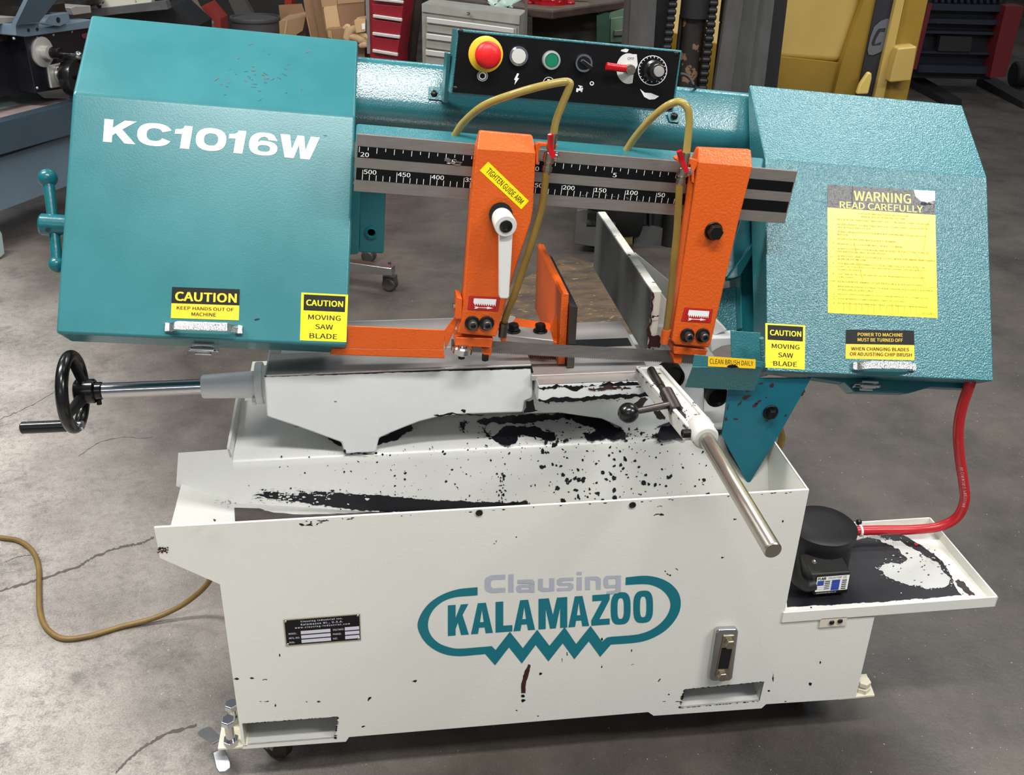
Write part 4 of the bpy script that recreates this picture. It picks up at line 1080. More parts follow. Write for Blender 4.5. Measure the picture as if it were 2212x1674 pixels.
# ---- red pressure hose
zh = zb_+.028
yh = pZ(1830, 1147, zh).y
pts = [pZ(1826, 1147, zh), pZ(1900, 1145, zh), pZ(1975, 1144, zh)]
e = pts[-1]; top = F34.plane(.02)(2096, 826)
def mid(px, py, t): return Pl(e*(1-t)+top*t, -HEAD)(px, py)
pts += [mid(2030, 1137, .04), mid(2068, 1116, .10), mid(2084, 1080, .2), mid(2081, 1040, .32), mid(2073, 985, .5), mid(2070, 930, .68), mid(2078, 880, .84), top, F34.plane(.0)(2100, 805)]
bm = B(); tube(bm, pts, .0092, 16, k=10); RH = part('red_coolant_hose', bm, [REDHOSE], smooth=60)
sp_ = spline(pts, 40)
i0 = min(range(len(sp_)), key=lambda i: (sp_[i]-mid(2081, 1000, .45)).length); i1 = min(range(len(sp_)), key=lambda i: (sp_[i]-mid(2083, 1090, .17)).length)
def hose_text(t, ia, ib, bm):
    vt, fs = glyphs(t, 0, 1.05, 2); x0 = min(v[0] for v in vt); x1 = max(v[0] for v in vt); y0 = min(v[1] for v in vt); y1 = max(v[1] for v in vt)
    vs = []
    for x, y in vt:
        k = ia+(ib-ia)*(x-x0)/(x1-x0); i = int(max(0, min(len(sp_)-2, k))); p = sp_[i].lerp(sp_[i+1], max(0, min(1, k-i)))
        tg = (sp_[i+1]-sp_[i]).normalized()*(1 if ib > ia else -1); to = (CAMLOC-p).normalized(); n1 = (to-tg*to.dot(tg)).normalized(); n2 = n1.cross(tg)
        a = rad(-28+34*(y-y0)/(y1-y0)+10)
        vs.append(bm.verts.new(p+(n1*math.cos(a)-n2*math.sin(a))*.0095))
    for f in fs:
        try: bm.faces.new([vs[i] for i in f])
        except ValueError: pass
bm = B(); hose_text('WORKING PRESSURE', i0, i1, bm); mk('hose_print', bm, [mat('hose_print', srgb(232, 170, 170), .5)], RH, smooth=0, recalc=False, label='pale printed lettering along the hose')
bm = B(); c = pZ(1858, 1146, zh); torus(bm, c, X, .0095, .0025, 24, 8); part('hose_clip', bm, [WHITEP], parent=RH)
bm = B(); ball(bm, pZ(1855, 1128, zh+.012), .006, 14); part('clip_screw', bm, [BLACK], parent=RH)

# ---- nameplate, logo, sight gauge on the cabinet
D = Decal(FP, (612, 1338), (778, 1325), (780, 1382), (618, 1395), lift=.001)
D.rect(0, 0, 1, 1, 0); D.rect(.012, .035, .988, .965, 1, 1)
D.text('Clausing Industrial Inc.', .22, .07, .77, .155, 2, 2, bold=.02, space=1.15); D.text('Kalamazoo MI., U.S.A.', .22, .18, .77, .27, 2, 2, bold=.02, space=1.15); D.text('www.clausing-industrial.com', .14, .29, .86, .375, 2, 2, bold=.02, space=1.2)
for t, t2, b in (('MODEL:', 'VOLTAGE:', .50), ('MFG. NO.', 'PHASE:', .665), ('KVA:', 'HZ:', .83)):
    D.text(t, .05, b, .045+.0185*len(t), b+.07, 2, 2, bold=.01); D.rect(.21, b-.04, .60, b+.085, 2, 2)
    D.text(t2, .63, b-.02, .63+.0185*len(t2), b+.05, 2, 2, bold=.01); D.rect(.79, b-.05, .98, b+.075, 2, 2)
D.done('nameplate', [NICKEL, BLKP, mat('plate_print', srgb(214, 212, 226), .4)], BASE, 'black maker nameplate')
for px in ((617, 1342), (773, 1329), (775, 1378), (622, 1391)):
    bm = B(); ball(bm, FP(*px, .001), .0022, 10, k=6); part('plate_rivet', bm, [CHROME], parent=BASE)
zx = lambda x, y: (880+x/3.5677, 1200+y/3.5677)
RING = [(541, 243), (430, 252), (330, 275), (240, 315), (160, 375), (105, 450), (78, 530), (95, 600), (140, 670), (210, 725), (290, 760), (370, 773), (450, 772), (600, 758), (676, 845), (783, 706), (882, 831), (989, 688), (1087, 815), (1197, 675), (1287, 798), (1398, 660), (1486, 780), (1568, 685), (1680, 678), (1800, 664), (1900, 630), (1990, 575), (2060, 500), (2100, 420), (2105, 340), (2080, 270), (2020, 210), (1940, 172), (1850, 155), (1770, 158), (1683, 167),
 (1680, 226), (1780, 220), (1860, 222), (1930, 245), (1985, 285), (2020, 340), (2025, 400), (1995, 470), (1940, 530), (1870, 575), (1790, 603), (1700, 615), (1538, 630), (1500, 662), (1412, 541), (1300, 680), (1212, 550), (1095, 694), (1000, 570), (890, 712), (790, 586), (680, 727), (650, 697), (540, 706), (400, 716), (320, 705), (245, 675), (190, 625), (162, 565), (162, 500), (185, 440), (225, 390), (290, 345), (370, 320), (450, 312), (541, 305)]
def smoothpoly(pts):
    out = []; n = len(pts)
    for i in range(n):
        a, b, c, d = [V((*pts[(i+k) % n], 0)) for k in (-1, 0, 1, 2)]
        out.append(b)
        t1, t2 = (b-a).normalized(), (c-b).normalized(); t3 = (d-c).normalized()
        if t1.dot(t2) > .8 and t2.dot(t3) > .8: out.append(.5625*(b+c)-.0625*(a+d))
    return [(p.x, p.y) for p in out]
D = Decal(FP, (967.4, 1307.3), (1410.3, 1276), (1410.3, 1341.8), (967.4, 1373.5), lift=.0004)
D.pxpoly([zx(*p) for p in smoothpoly(smoothpoly(RING))], 0, 0)
s_ = lambda x: (x-312)/1580.
def L_(polys, x0, x1, t=0, b=1):
    D.poly([[(s_(x0)+px*(s_(x1)-s_(x0)), b+(t-b)*py) for px, py in q] for q in polys], 0, 0)
KK = [[(0, 0), (.37, 0), (.37, .22), (.48, .42), (.63, 0), (1, 0), (.70, .66), (.98, 1), (.62, 1), (.37, .58), (.37, 1), (0, 1)]]
AA = [[(0, 0), (.32, 0), (.37, .20), (.62, .20), (.67, 0), (1, 0), (.68, 1), (.31, 1)], [(.41, .38), (.58, .38), (.50, .78)]]
LL = [[(0, 0), (1, 0), (1, .21), (.46, .21), (.46, 1), (0, 1)]]
MM = [[(0, 0), (.25, 0), (.25, .66), (.40, 0), (.60, 0), (.75, .66), (.75, 0), (1, 0), (1, 1), (.64, 1), (.50, .45), (.36, 1), (0, 1)]]
ZZ = [[(0, 0), (1, 0), (1, .20), (.44, .20), (1, .82), (1, 1), (.06, 1), (.06, .80), (.58, .80), (0, .18)]]
def oo(): 
    f = lambda rx, ry, n, e: [(.5+rx*math.copysign(abs(math.cos(2*math.pi*i/n))**(2/e), math.cos(2*math.pi*i/n)), .5+ry*math.copysign(abs(math.sin(2*math.pi*i/n))**(2/e), math.sin(2*math.pi*i/n))) for i in range(n)]
    return [f(.5, .53, 36, 3), f(.16, .34, 28, 3)]
for l, x0, x1 in ((KK, 312, 470), (AA, 486, 652), (LL, 672, 800), (AA, 808, 974), (MM, 1000, 1222), (AA, 1230, 1392), (ZZ, 1408, 1552), (oo(), 1560, 1716), (oo(), 1737, 1893)): L_(l, x0, x1)
D.done('maker_logo', [TEALP], BASE, 'teal loop logo with lettering')
D = Decal(FP, zx(595, 145), zx(1645, 100), zx(1645, 282), zx(595, 325), lift=.0004)
# rounded square lower-case lettering built from strokes
def stroke(pts, wh, wv, close=False):
    for (a, b), (c, d) in zip(pts, pts[1:]):
        if abs(d-b) < 1e-6: D.rect(min(a, c)-wh/2, b-wv/2, max(a, c)+wh/2, b+wv/2, 0)
        else: D.rect(a-wh/2, min(b, d)-wv/2, a+wh/2, max(b, d)+wv/2, 0)
def rr(x0, y0, x1, y1, wh, wv, r=.35, gaps=None):
    def rrp(x0, y0, x1, y1, r, n=5):
        rx, ry = r*(x1-x0)*.5, r*(y1-y0); out = []
        for cx, cy, a0 in ((x1-rx, y1-ry, 0), (x0+rx, y1-ry, 90), (x0+rx, y0+ry, 180), (x1-rx, y0+ry, 270)):
            out += [(cx+rx*math.cos(rad(a0+90*k/n)), cy+ry*math.sin(rad(a0+90*k/n))) for k in range(n+1)]
        return out
    return [rrp(x0, y0, x1, y1, r), rrp(x0+wh, y0+wv, x1-wh, y1-wv, r*.8)]
WH, WV = .036, .19
top, xh, base = .04, .30, .80
sx_ = lambda x: (x-595)/1050.
# C
x0, x1 = sx_(595), sx_(752)
o, i_ = rr(x0, top, x1+.02, base, .042, .20, .42)
D.poly([(x1, top), (x0+.045, top), (x0+.012, top+.09), (x0, top+.2), (x0, base-.2), (x0+.012, base-.09), (x0+.045, base), (x1, base), (x1, base-.2), (x0+.058, base-.2), (x0+.045, base-.28), (x0+.045, top+.28), (x0+.058, top+.2), (x1, top+.2)], 0)
D.rect(sx_(775), .04, sx_(815), .81, 0)                                  # l
def sq(x0, x1, y0, y1): return sx_(x0), sx_(x1), y0, y1
def bowl(x0, x1, y0, y1): D.poly(rr(sx_(x0), y0, sx_(x1), y1, WH, .13, .4), 0, 0)
bowl(835, 975, .50, .84); D.rect(sx_(938), .38, sx_(975), .84, 0, 1); D.poly([(sx_(845), .28), (sx_(955), .28), (sx_(975), .38), (sx_(975), .50), (sx_(938), .44), (sx_(845), .42)], 0, 2)   # a
D.poly([(sx_(1002), .28), (sx_(1040), .28), (sx_(1040), .66), (sx_(1088), .70), (sx_(1088), .28), (sx_(1127), .28), (sx_(1127), .84), (sx_(1030), .84), (sx_(1002), .74)], 0)   # u
D.poly([(sx_(1275), .28), (sx_(1170), .28), (sx_(1147), .36), (sx_(1147), .54), (sx_(1170), .62), (sx_(1236), .62), (sx_(1236), .71), (sx_(1147), .71), (sx_(1147), .84), (sx_(1252), .84), (sx_(1275), .76), (sx_(1275), .58), (sx_(1252), .50), (sx_(1186), .50), (sx_(1186), .42), (sx_(1275), .42)], 0)   # s
D.rect(sx_(1300), .28, sx_(1340), .84, 0); D.rect(sx_(1300), .06, sx_(1340), .19, 0)   # i
D.poly([(sx_(1365), .84), (sx_(1365), .28), (sx_(1462), .28), (sx_(1488), .38), (sx_(1488), .84), (sx_(1450), .84), (sx_(1450), .46), (sx_(1404), .42), (sx_(1404), .84)], 0)   # n
bowl(1508, 1645, .28, .80); D.rect(sx_(1607), .28, sx_(1645), .92, 0, 1); D.poly([(sx_(1645), .85), (sx_(1645), .95), (sx_(1615), 1.04), (sx_(1535), 1.04), (sx_(1535), .93), (sx_(1607), .90), (sx_(1607), .85)], 0, 2)   # g
D.done('maker_lettering', [GREYP], BASE, 'pale grey lettering above the loop logo')
# sight gauge
bm = B()
gp = [(1547, 1366), (1554, 1361), (1592, 1360), (1596, 1366), (1583, 1466), (1577, 1472), (1537, 1473), (1531, 1466)]
plate(bm, Pl((0, -.012, 0), (0, -1, 0)), gp, .012); SG = part('sight_gauge', bm, [CHROME], parent=BASE, bevel=.004, seg=3)
bm = B(); plate(bm, Pl((0, -.0145, 0), (0, -1, 0)), [(1563, 1374), (1587, 1373), (1577, 1461), (1571, 1466), (1548, 1467), (1545, 1462)], .003); part('gauge_inner_frame', bm, [NICKEL], parent=BASE, bevel=.0025, seg=3)
D = Decal(Pl((0, -.0150, 0), (0, -1, 0)), (1560, 1401), (1582, 1400), (1573, 1444), (1551, 1445)); D.rect(0, 0, 1, 1, 0); D.done('gauge_glass', [GLASSD], BASE)
for px in ((1575, 1388), (1559, 1458)):
    bm = B(); hexhead(bm, Pl((0, -.0145, 0), (0, -1, 0))(*px), -Y, .0098, .008); part('gauge_bolt', bm, [NICKEL], parent=BASE, bevel=.001)
for px in ((1035, 1107), (1366, 1090)):
    bm = B(); lathe(bm, FP(*px)-Y*.0008, -Y, [(.0055, 0), (.0055, .001), (.004, .001), (.003, -.002), (0, -.002)], 16); part('screw_hole', bm, [BLACKM], parent=BASE)

# ---- chipped paint on the white surfaces
D = Decal(FP, (500, 1200), (1600, 1200), (1600, 1500), (520, 1500), lift=.0004)
D.pxpoly(jag([(1141, 1434), (1146, 1436), (1143, 1452), (1136, 1478), (1135, 1497), (1126, 1497), (1128, 1470), (1133, 1450)], 2, .08), 1)
D.pxpoly(blob(1130, 1503, 5, 3), 0); D.pxpoly(blob(1131, 1513, 5, 4), 0)
for x, y, a, b, r in ((897, 1470, 7, 2.5, -.2), (1168, 1455, 4, 4, -.6), (1162, 1546, 3, 1.5, 0), (1116, 1534, 3, 1.5, 0), (1437, 1234, 4, 1.5, 1), (1462, 1229, 4, 1.2, .8), (1448, 1242, 2.5, 2, 0), (1670, 1462, 2, 12, 0), (1750, 1478, 4, 4, 0), (1772, 1431, 2.5, 4, 0), (1445, 1500, 3, 2, 0), (1424, 1469, 4, 2, -.8), (1300, 1440, 1.5, 4, 0), (1300, 1380, 2, 4, .3), (1364, 1405, 1.2, 5, .2), (1366, 1435, 4, 1, -.3), (604, 1415, 2, 4, 0), (595, 1523, 2, 5, 0), (512, 1466, 8, 2, 0), (545, 1465, 7, 1.2, 0), (572, 1468, 8, 1.2, -.1), (798, 1510, 8, 1.5, -.8), (785, 1569, 4, 2, 0), (1214, 1424, 1, 6, 0), (1225, 1412, 1, 5, 0), (1691, 1126, 2, 3, 0), (1588, 1121, 4, 2, 0), (1560, 1204, 4, 2, 0), (1442, 1240, 3, 1, .7), (1661, 1492, 3, 2, 0), (1068, 1174, 2, 1, 0), (1115, 1160, 2, 2, 0), (1072, 1169, 1, 3, 0)):
    D.pxpoly(jag(blob(x, y, a, b, 6, r), 1, .3), 0)
for k in range(34): D.pxpoly(blob(351+random.uniform(-10, 12), 1187+random.uniform(-6, 6), random.uniform(1, 4), random.uniform(1, 2.6), 6), 1, k%4)
for x0, y0, l in ((646, 1130, 50), (690, 1124, 20), (749, 1121, 12), (670, 1126, 4), (1412, 1112, 22), (1420, 1093, 10)): D.pxpoly(jag([(x0, y0), (x0+l, y0-l*.055), (x0+l, y0-l*.055+2), (x0, y0+2)], 2, .25), 1 if l == 22 else 0)
for k in range(60):                       # worn lower and upper edges
    t = random.random(); x = 540+t*1230; 
    if k % 2: y = 1600-(x-740)*.0842-random.uniform(0, 5) if 760 < x < 1400 else 1515
    else: x = 520+t*1225; y = 1131-(x-520)*.0595+random.uniform(1.5, 4)
    D.pxpoly(jag(blob(x, y, random.uniform(2, 6), random.uniform(.6, 1.4), 5), 1, .2), random.randint(0, 1))
for k in range(30):
    for e0, e1 in (((523, 1563), (730, 1548)), ((730, 1548), (724, 1595)), ((1478, 1489), (1651, 1472)), ((1468, 1529), (1641, 1514)), ((1478, 1489), (1468, 1529))):
        t = random.random(); D.pxpoly(blob(e0[0]+(e1[0]-e0[0])*t, e0[1]+(e1[1]-e0[1])*t, random.uniform(1.5, 5), random.uniform(.6, 1.4), 5), 0)
D.done('paint_chips', [DARKCHIP, BROWNCHIP], BASE)
D = Decal(SL, (520, 1040), (1500, 1000), (1500, 1080), (520, 1090), lift=.0007)
ragged(D, [(548, 1070), (585, 1061), (640, 1068), (700, 1062), (760, 1066), (830, 1071), (900, 1078), (980, 1082), (1040, 1085), (1090, 1086), (1125, 1088), (1000, 1112), (800, 1104), (720, 1096), (660, 1086), (600, 1080)], 0, 0, 5, .13, 150, 6)
ragged(D, [(1085, 1092), (1090, 1087), (1120, 1085), (1140, 1083), (1142, 1090), (1110, 1094)], 0, 0, 3, .2, 20, 4)
for k in range(150): D.pxpoly(jag(blob(random.triangular(538, 800, 560), random.gauss(1071, 8), random.uniform(1, 6), random.uniform(.6, 2.2), 6), 1, .3), random.choice((0, 1, 1)), 1+k%3)
for k in range(420):
    x = random.triangular(520, 1600, 1380); y0 = 988-(x-520)*.055; y = random.uniform(y0+12, min(1140-(x-333)*.0575, 1090))
    if random.random() < .25: y = y0+random.gauss(4, 5)
    s = random.choice((.8, 1, 1.5, 2, 3, 4.8)) if x > 1150 else random.choice((.7, .8, .9, 1.2, 2.4))
    D.pxpoly(jag(blob(x, y, s*random.uniform(.8, 1.5), s*random.uniform(.6, 1.5), 6, random.random()), 1, .25), 0, 1)
for k in range(40): D.pxpoly(blob(1083+random.gauss(0, 5), random.uniform(1020, 1090), random.uniform(1, 3), random.uniform(1.5, 4), 6), 0, 1)
D.done('paint_chips', [DARKCHIP, WHITET], TROUGH)
PP = Pl((0, 0, ZP), (0, 0, 1))
D = Decal(PP, (700, 960), (1500, 900), (1550, 930), (720, 980), lift=.0006)
for pl_ in ([(708, 946), (738, 950), (742, 965), (722, 958)], [(815, 962), (818, 945), (850, 930), (890, 913), (893, 926), (875, 938), (840, 955)],
 [(1030, 913), (1050, 904), (1105, 897), (1200, 893), (1240, 896), (1232, 908), (1195, 908), (1150, 914), (1090, 916), (1050, 921)],
 [(1062, 944), (1085, 925), (1120, 922), (1165, 924), (1198, 934), (1200, 950), (1165, 946), (1120, 941), (1115, 957), (1080, 959)],
 [(1218, 897), (1262, 893), (1310, 905), (1345, 925), (1352, 952), (1268, 950), (1262, 938), (1290, 930), (1250, 914)],
 [(1422, 950), (1428, 922), (1470, 912), (1530, 918), (1562, 930), (1545, 946), (1480, 948)], [(1040, 918), (1052, 935), (1060, 945), (1050, 944)], [(992, 912), (1010, 910), (1004, 930), (998, 926)]):
    ragged(D, pl_, 0, 0, 4, .17, 26, 4)
for k in range(120): D.pxpoly(jag(blob(random.uniform(1020, 1500), random.uniform(900, 948), random.uniform(1, 6), random.uniform(.6, 2), 6), 1, .3), 0, 1)
D.done('paint_chips', [DARKCHIP], TROUGH)
D = Decal(TF, (575, 815), (1148, 795), (1130, 890), (580, 900), lift=.0005)
D.pxpoly(jag([(570, 811), (800, 803), (1148, 789), (1152, 802), (1150, 830), (1146, 796), (800, 806.5), (572, 814)], 3, .05), 0)
D.pxpoly(jag([(1130, 892), (1136, 866), (1152, 862), (1156, 885), (1170, 890)], 2, .15), 0)
for x, y, a, b in ((1002, 887, 6, 4), (812, 978, 4, 3), (780, 980, 30, 1.2), (745, 975, 3, 6), (1000, 896, 60, 1), (640, 921, 6, 1), (1062, 797, 8, 2), (725, 867, 3, 1)): D.pxpoly(jag(blob(x, y, a, b, 8), 2, .2), 0)
D.done('paint_chips', [DARKCHIP], CAST)
RF = Pl((0, r0.y, 0), (0, -1, 0))
D = Decal(RF, (1163, 835), (1400, 828), (1400, 858), (1165, 866), lift=.0004)
ragged(D, [(1162, 835), (1400, 825), (1414, 828), (1404, 833), (1330, 839), (1280, 837), (1230, 841), (1166, 840)], 0, 0, 4, .25, 50, 3, 1)
ragged(D, [(1270, 838), (1330, 835), (1345, 838), (1300, 842)], 1, 3, 4, .25, 20, 3)
ragged(D, [(1163, 861), (1200, 858), (1260, 858), (1320, 853), (1412, 847), (1416, 854), (1250, 866), (1163, 867)], 0, 0, 5, .13, 40, 3, 1)
D.done('paint_chips', [DARKCHIP, BROWNCHIP], CAST)
D = Decal(T2, (1150, 850), (1500, 840), (1500, 900), (1150, 900), lift=.0005)
for pl_ in ([(1368, 872), (1385, 858), (1400, 862), (1388, 878), (1372, 888)], [(1412, 888), (1430, 884), (1442, 898), (1436, 906), (1418, 902)], [(1352, 952), (1345, 928), (1356, 936), (1358, 922), (1366, 934), (1376, 922), (1384, 940), (1400, 930), (1418, 925), (1418, 947)]): D.pxpoly(jag(pl_, 2, .2), 0)
D.done('paint_chips', [RUST], CAST)
D = Decal(Pl(A_, (D_-A_).cross(C_-A_)*(1 if (D_-A_).cross(C_-A_).z > 0 else -1)), (392, 1046), (506, 1086), (508, 1131), (370, 1136), lift=.001)
for k in range(14): D.pxpoly(blob(random.uniform(450, 510), random.gauss(1088, 5), random.uniform(1, 4), .8, 5), 1)
D.pxpoly(blob(463, 1125, 3, 4), 0)
D.done('paint_chips', [DARKCHIP, BROWNCHIP], TROUGH)
bm = B(); up_ = Z*.0012
quad(bm, D_*.72+C_*.28+up_, F_+up_, G_+up_, C_+up_); part('bare_trough_floor', bm, [RUST], parent=TROUGH)

# ---- feet: mounting plates, jack bolts, casters
def jackbolt(p, h, parent):
    bm = B(); lathe(bm, p, Z, [(.0135, 0), (.0135, .010)], 6); cyl(bm, p+Z*.01, p+Z*h, .0075); lathe(bm, p+Z*h, Z, [(.0125, 0), (.0125, .009), (.011, .0105)], 6)
    return part('jack_bolt', bm, [CHROME if h > .02 else CREAM], parent=parent, bevel=.0008)
z0 = FP(527, 1612).z
bm = B(); prism(bm, [pZ(*p, z0+.004) for p in ((470, 1617), (482, 1548), (517, 1545), (525, 1612))], (0, 0, -.005)); bx(bm, -.268, -.0, z0-.001, -.249, .10, z0+.003)
FT = part('mounting_plate', bm, [CREAM], bevel=.001)
jackbolt(pZ(500, 1605, z0+.004), .045, FT); jackbolt(pZ(505, 1556, z0+.004), .030, FT)
z1 = FP(1848, 1508).z
bm = B(); prism(bm, [pZ(*p, z1+.004) for p in ((1812, 1508), (1890, 1501), (1872, 1455), (1836, 1458))], (0, 0, -.005))
FT2 = part('mounting_plate', bm, [CREAM], bevel=.001); jackbolt(pZ(1862, 1490, z1+.004), .014, FT2)
ZINC = mat('zinc', srgb(150, 153, 156), .42, .8, var=.2, vscale=30)
def caster(c, parent, rot):
    c = V(c); d = V((math.cos(rot), math.sin(rot), 0)); e = Z.cross(d)
    bm = B(); rcyl(bm, c+Z*.037-e*.012, c+Z*.037+e*.012, .0365, .005, 28); W_ = part('caster_wheel', bm, [BLACKM], parent=parent)
    bm = B(); box(bm, c+Z*.088, (.07, .05, .005), (d, e, Z))
    for q in (-1, 1): prism(bm, [c+e*q*.016+v for v in (d*-.03+Z*.085, d*.03+Z*.085, d*.012+Z*.03, d*-.012+Z*.03)], e*.0025)
    cyl(bm, c+Z*.037-e*.022, c+Z*.037+e*.022, .006); part('caster_fork', bm, [ZINC], parent=parent, bevel=.0008)
    return c, d, e
c, d, e = caster((-.215, .07, .002), FT, 2.4)
bm = B()
for a, b in (((470, 1600), (442, 1578)), ((472, 1620), (482, 1652))):
    p, q = pZ(*a, .075), pZ(*b, .055 if b[1] < 1600 else .06); t = (q-p).normalized(); s = t.cross(Z).normalized()
    lp_ = [p+s*.010, p-s*.010, q-s*.0125, q-s*.010+t*.009, q+t*.012, q+s*.010+t*.009, q+s*.0125]; prism(bm, lp_, (0, 0, -.004))
part('brake_pedal', bm, [ZINC], parent=FT, bevel=.002)
c, d, e = caster((.77, .10, .002), FT2, -.5)
bm = B(); p = c+d*.03-e*.01+Z*.05; hexhead(bm, p, -Y, .008, .012); hexa(bm, [p+d*.01+Z*.01, p+d*.01-Z*.006, p+d*.03+Z*.004, p+d*.03+Z*.012], [v-Y*.012 for v in (p+d*.01+Z*.01, p+d*.01-Z*.006, p+d*.035-Z*.01, p+d*.035)])
part('brake_pedal', bm, [ZINC], parent=FT2)
for x, y in ((-.2, .42), (.74, .42)): caster((x, y, .002), FT if x < 0 else FT2, .6)

# ---- worn paint on the stop bracket and jaw end
D = Decal(Pl((0, 0, zr+.0032), (0, 0, 1)), (1400, 800), (1430, 800), (1530, 940), (1500, 950), lift=.0004)
ragged(D, [(1402, 806), (1414, 802), (1424, 812), (1436, 832), (1450, 850), (1446, 858), (1432, 850), (1416, 832)], 0, 0, 3, .15, 20, 4, 1)
ragged(D, [(1456, 884), (1470, 880), (1482, 896), (1480, 906), (1468, 902)], 0, 0, 3, .15, 14, 4, 1)
ragged(D, [(1474, 918), (1482, 914), (1488, 922), (1480, 926)], 0, 0, 2, .2, 10, 3, 1)
for k in range(26):
    t = random.random(); sgn = random.choice((-1, 1)); p = e0s*(1-t)+(e1s-d_stop*.04)*t+s_stop*sgn*.0205; q_ = (p-CAMLOC); z_ = q_.dot(FW); D.pxpoly(jag(blob(IW/2+FPX*q_.dot(RT)/z_, IH/2-FPX*q_.dot(UP)/z_, 3, 1.6, 6, .95), 1, .3), random.randint(0, 1), 2)
D.done('paint_chips', [RUST, DARKCHIP], BRK)
JE = Pl((0, yf-.0042, 0), (0, -1, 0))
D = Decal(JE, (1408, 630), (1426, 632), (1420, 752), (1398, 752), lift=.0003)
ragged(D, [(1408, 632), (1412, 632), (1410, 670), (1407, 700), (1406, 752), (1398, 752), (1402, 700)], 0, 0, 3, .2, 16, 3)
ragged(D, [(1404, 722), (1424, 724), (1422, 752), (1402, 752)], 0, 1, 3, .2, 14, 4)
ragged(D, [(1408, 682), (1422, 680), (1422, 684), (1410, 687)], 0, 2, 3, .25, 6, 3)
D.done('paint_chips', [BROWNCHIP], JAW)
# ================================================================== other things in the shop
# ---- tan flat cord on the floor
bm = B()
pc_ = [pZ(x, y, .006) for x, y in ((-60, 1150), (0, 1161), (40, 1168), (70, 1190), (83, 1225), (84, 1275), (86, 1320), (100, 1356), (135, 1379), (190, 1374), (260, 1354))]
pc_ += [pZ(330, 1336, .012), pZ(385, 1312, .03), pZ(425, 1284, .06), pZ(450, 1258, .10), pZ(468, 1225, .14), pZ(490, 1190, .16)]
tube(bm, pc_, .0058, 10, k=8)
mk('power_cord', bm, CORD, smooth=60, label='tan flat power cord looping over the concrete to the saw base', cat='cord')

def thing(name, loc, label, cat, group=None): return empty(name, loc, label, cat, group)
def plates(name, pl, pxs, th, m, parent, bev=0, **k):
    bm = B(); plate(bm, pl, pxs, th); return mk(name, bm, m if isinstance(m, list) else [m], parent, bevel=bev, **k)
# ---- grey blue lathe at the left
A25 = rad(25); LN = V((math.cos(A25), -math.sin(A25), 0)); LA = V((math.sin(A25), math.cos(A25), 0))
LPo = pZ(0, 556, 0)
LP = Pl(LPo, LN)
def LO(o): return Pl(LPo+LN*o, LN)
LAT = thing('lathe', (LPo.x, LPo.y, 0), 'grey-blue metal lathe with black apron at the left behind the saw', 'lathe')
BLUEG = mat('blue_grey_paint', srgb(104, 122, 136), .4, var=.12, vscale=4)
BLUEGD = mat('dark_blue_grey_paint', srgb(60, 76, 88), .4, var=.12, vscale=4)
MINT = mat('mint_paint', srgb(158, 178, 172), .45, var=.2, vscale=6)
APR = mat('apron_black', srgb(22, 23, 30), .3)
PINK = mat('dusty_pan', srgb(160, 142, 140), .6, var=.25, vscale=9)
plates('base_panel', LO(0), [(-60, 360), (-60, 478), (138, 404), (190, 385), (190, 275), (147, 293)], .35, BLUEG, LAT)
plates('pan_front', LO(.05), [(-60, 283), (-60, 354), (0, 334), (148, 292), (190, 278), (190, 212), (152, 225), (0, 265)], .06, BLUEGD, LAT)
pf = [LO(.05)(*p) for p in ((-60, 283), (0, 265), (152, 225), (190, 214))]
bm = B()
for a, b in zip(pf, pf[1:]):
    faces(bm, [a, b, b-LN*.22-Z*.015, a-LN*.22-Z*.015], [(0, 1, 2, 3)], 0)
    faces(bm, [a-LN*.22-Z*.015, b-LN*.22-Z*.015, b-LN*.42+Z*.10, a-LN*.42+Z*.10], [(0, 1, 2, 3)], 1)
mk('chip_pan', bm, [PINK, MINT], LAT, smooth=0)
plates('foot', LO(.02), [(-40, 480), (0, 496), (5, 505), (11, 548), (0, 558), (-40, 570)], .20, MINT, LAT, bev=.004)
plates('apron', LO(-.02), [(52, 76), (200, 56), (200, 190), (135, 192), (78, 201)], .22, APR, LAT, bev=.004)
plates('apron_side', LO(-.10), [(-60, 92), (52, 76), (78, 201), (51, 200), (0, 210), (-60, 222)], .15, APR, LAT)
plates('carriage', LO(.0), [(34, 77), (34, 53), (84, 49), (86, 62), (200, 42), (200, 60), (55, 80)], .20, BLUEG, LAT, bev=.003)
plates('hex_bracket', LO(.02), [(96, 52), (98, 45), (106, 34), (148, 27), (152, 46), (130, 57), (108, 55)], .03, BLUEG, LAT, bev=.002)
bm = B(); lathe(bm, LO(.022)(126, 43), LN, [(.010, -.01), (.010, .0006), (0, .0006)], 20); mk('bracket_hole', bm, BLACKM, LAT)
plates('splash_arm', LO(.03), [(34, 54), (85, 48), (132, -12), (66, -12)], .02, BLUEGD, LAT)
for x, y in ((61, 65), (80, 63)):
    bm = B(); lathe(bm, LO(.001)(x, y), LN, [(.006, 0), (.006, .003), (0, .004)], 12); mk('carriage_screw', bm, BLACKM, LAT)
plates('bed', LO(-.16), [(-60, 4), (-60, 50), (0, 38), (48, 34), (60, 16), (0, 10)], .25, STEELD, LAT)
plates('bed_way', LO(-.06), [(-60, 60), (0, 52), (36, 47), (36, 36), (0, 38), (-60, 44)], .2, STEEL, LAT, bev=.002)
plates('tool_slide', LO(-.05), [(98, 27), (107, 10), (140, 5), (142, 20), (146, 26)], .12, STEELD, LAT, bev=.003)
plates('tool_post', LO(-.06), [(153, 17), (163, 13), (196, 12), (198, 28), (160, 33)], .12, STEEL, LAT, bev=.003)
plates('gear_cover', LO(-.09), [(-60, 50), (15, 48), (18, 75), (16, 88), (-60, 98)], .1, RUST, LAT)
q = LO(-.02)
SATIN = mat('satin_steel', srgb(205, 202, 196), .4, .5)
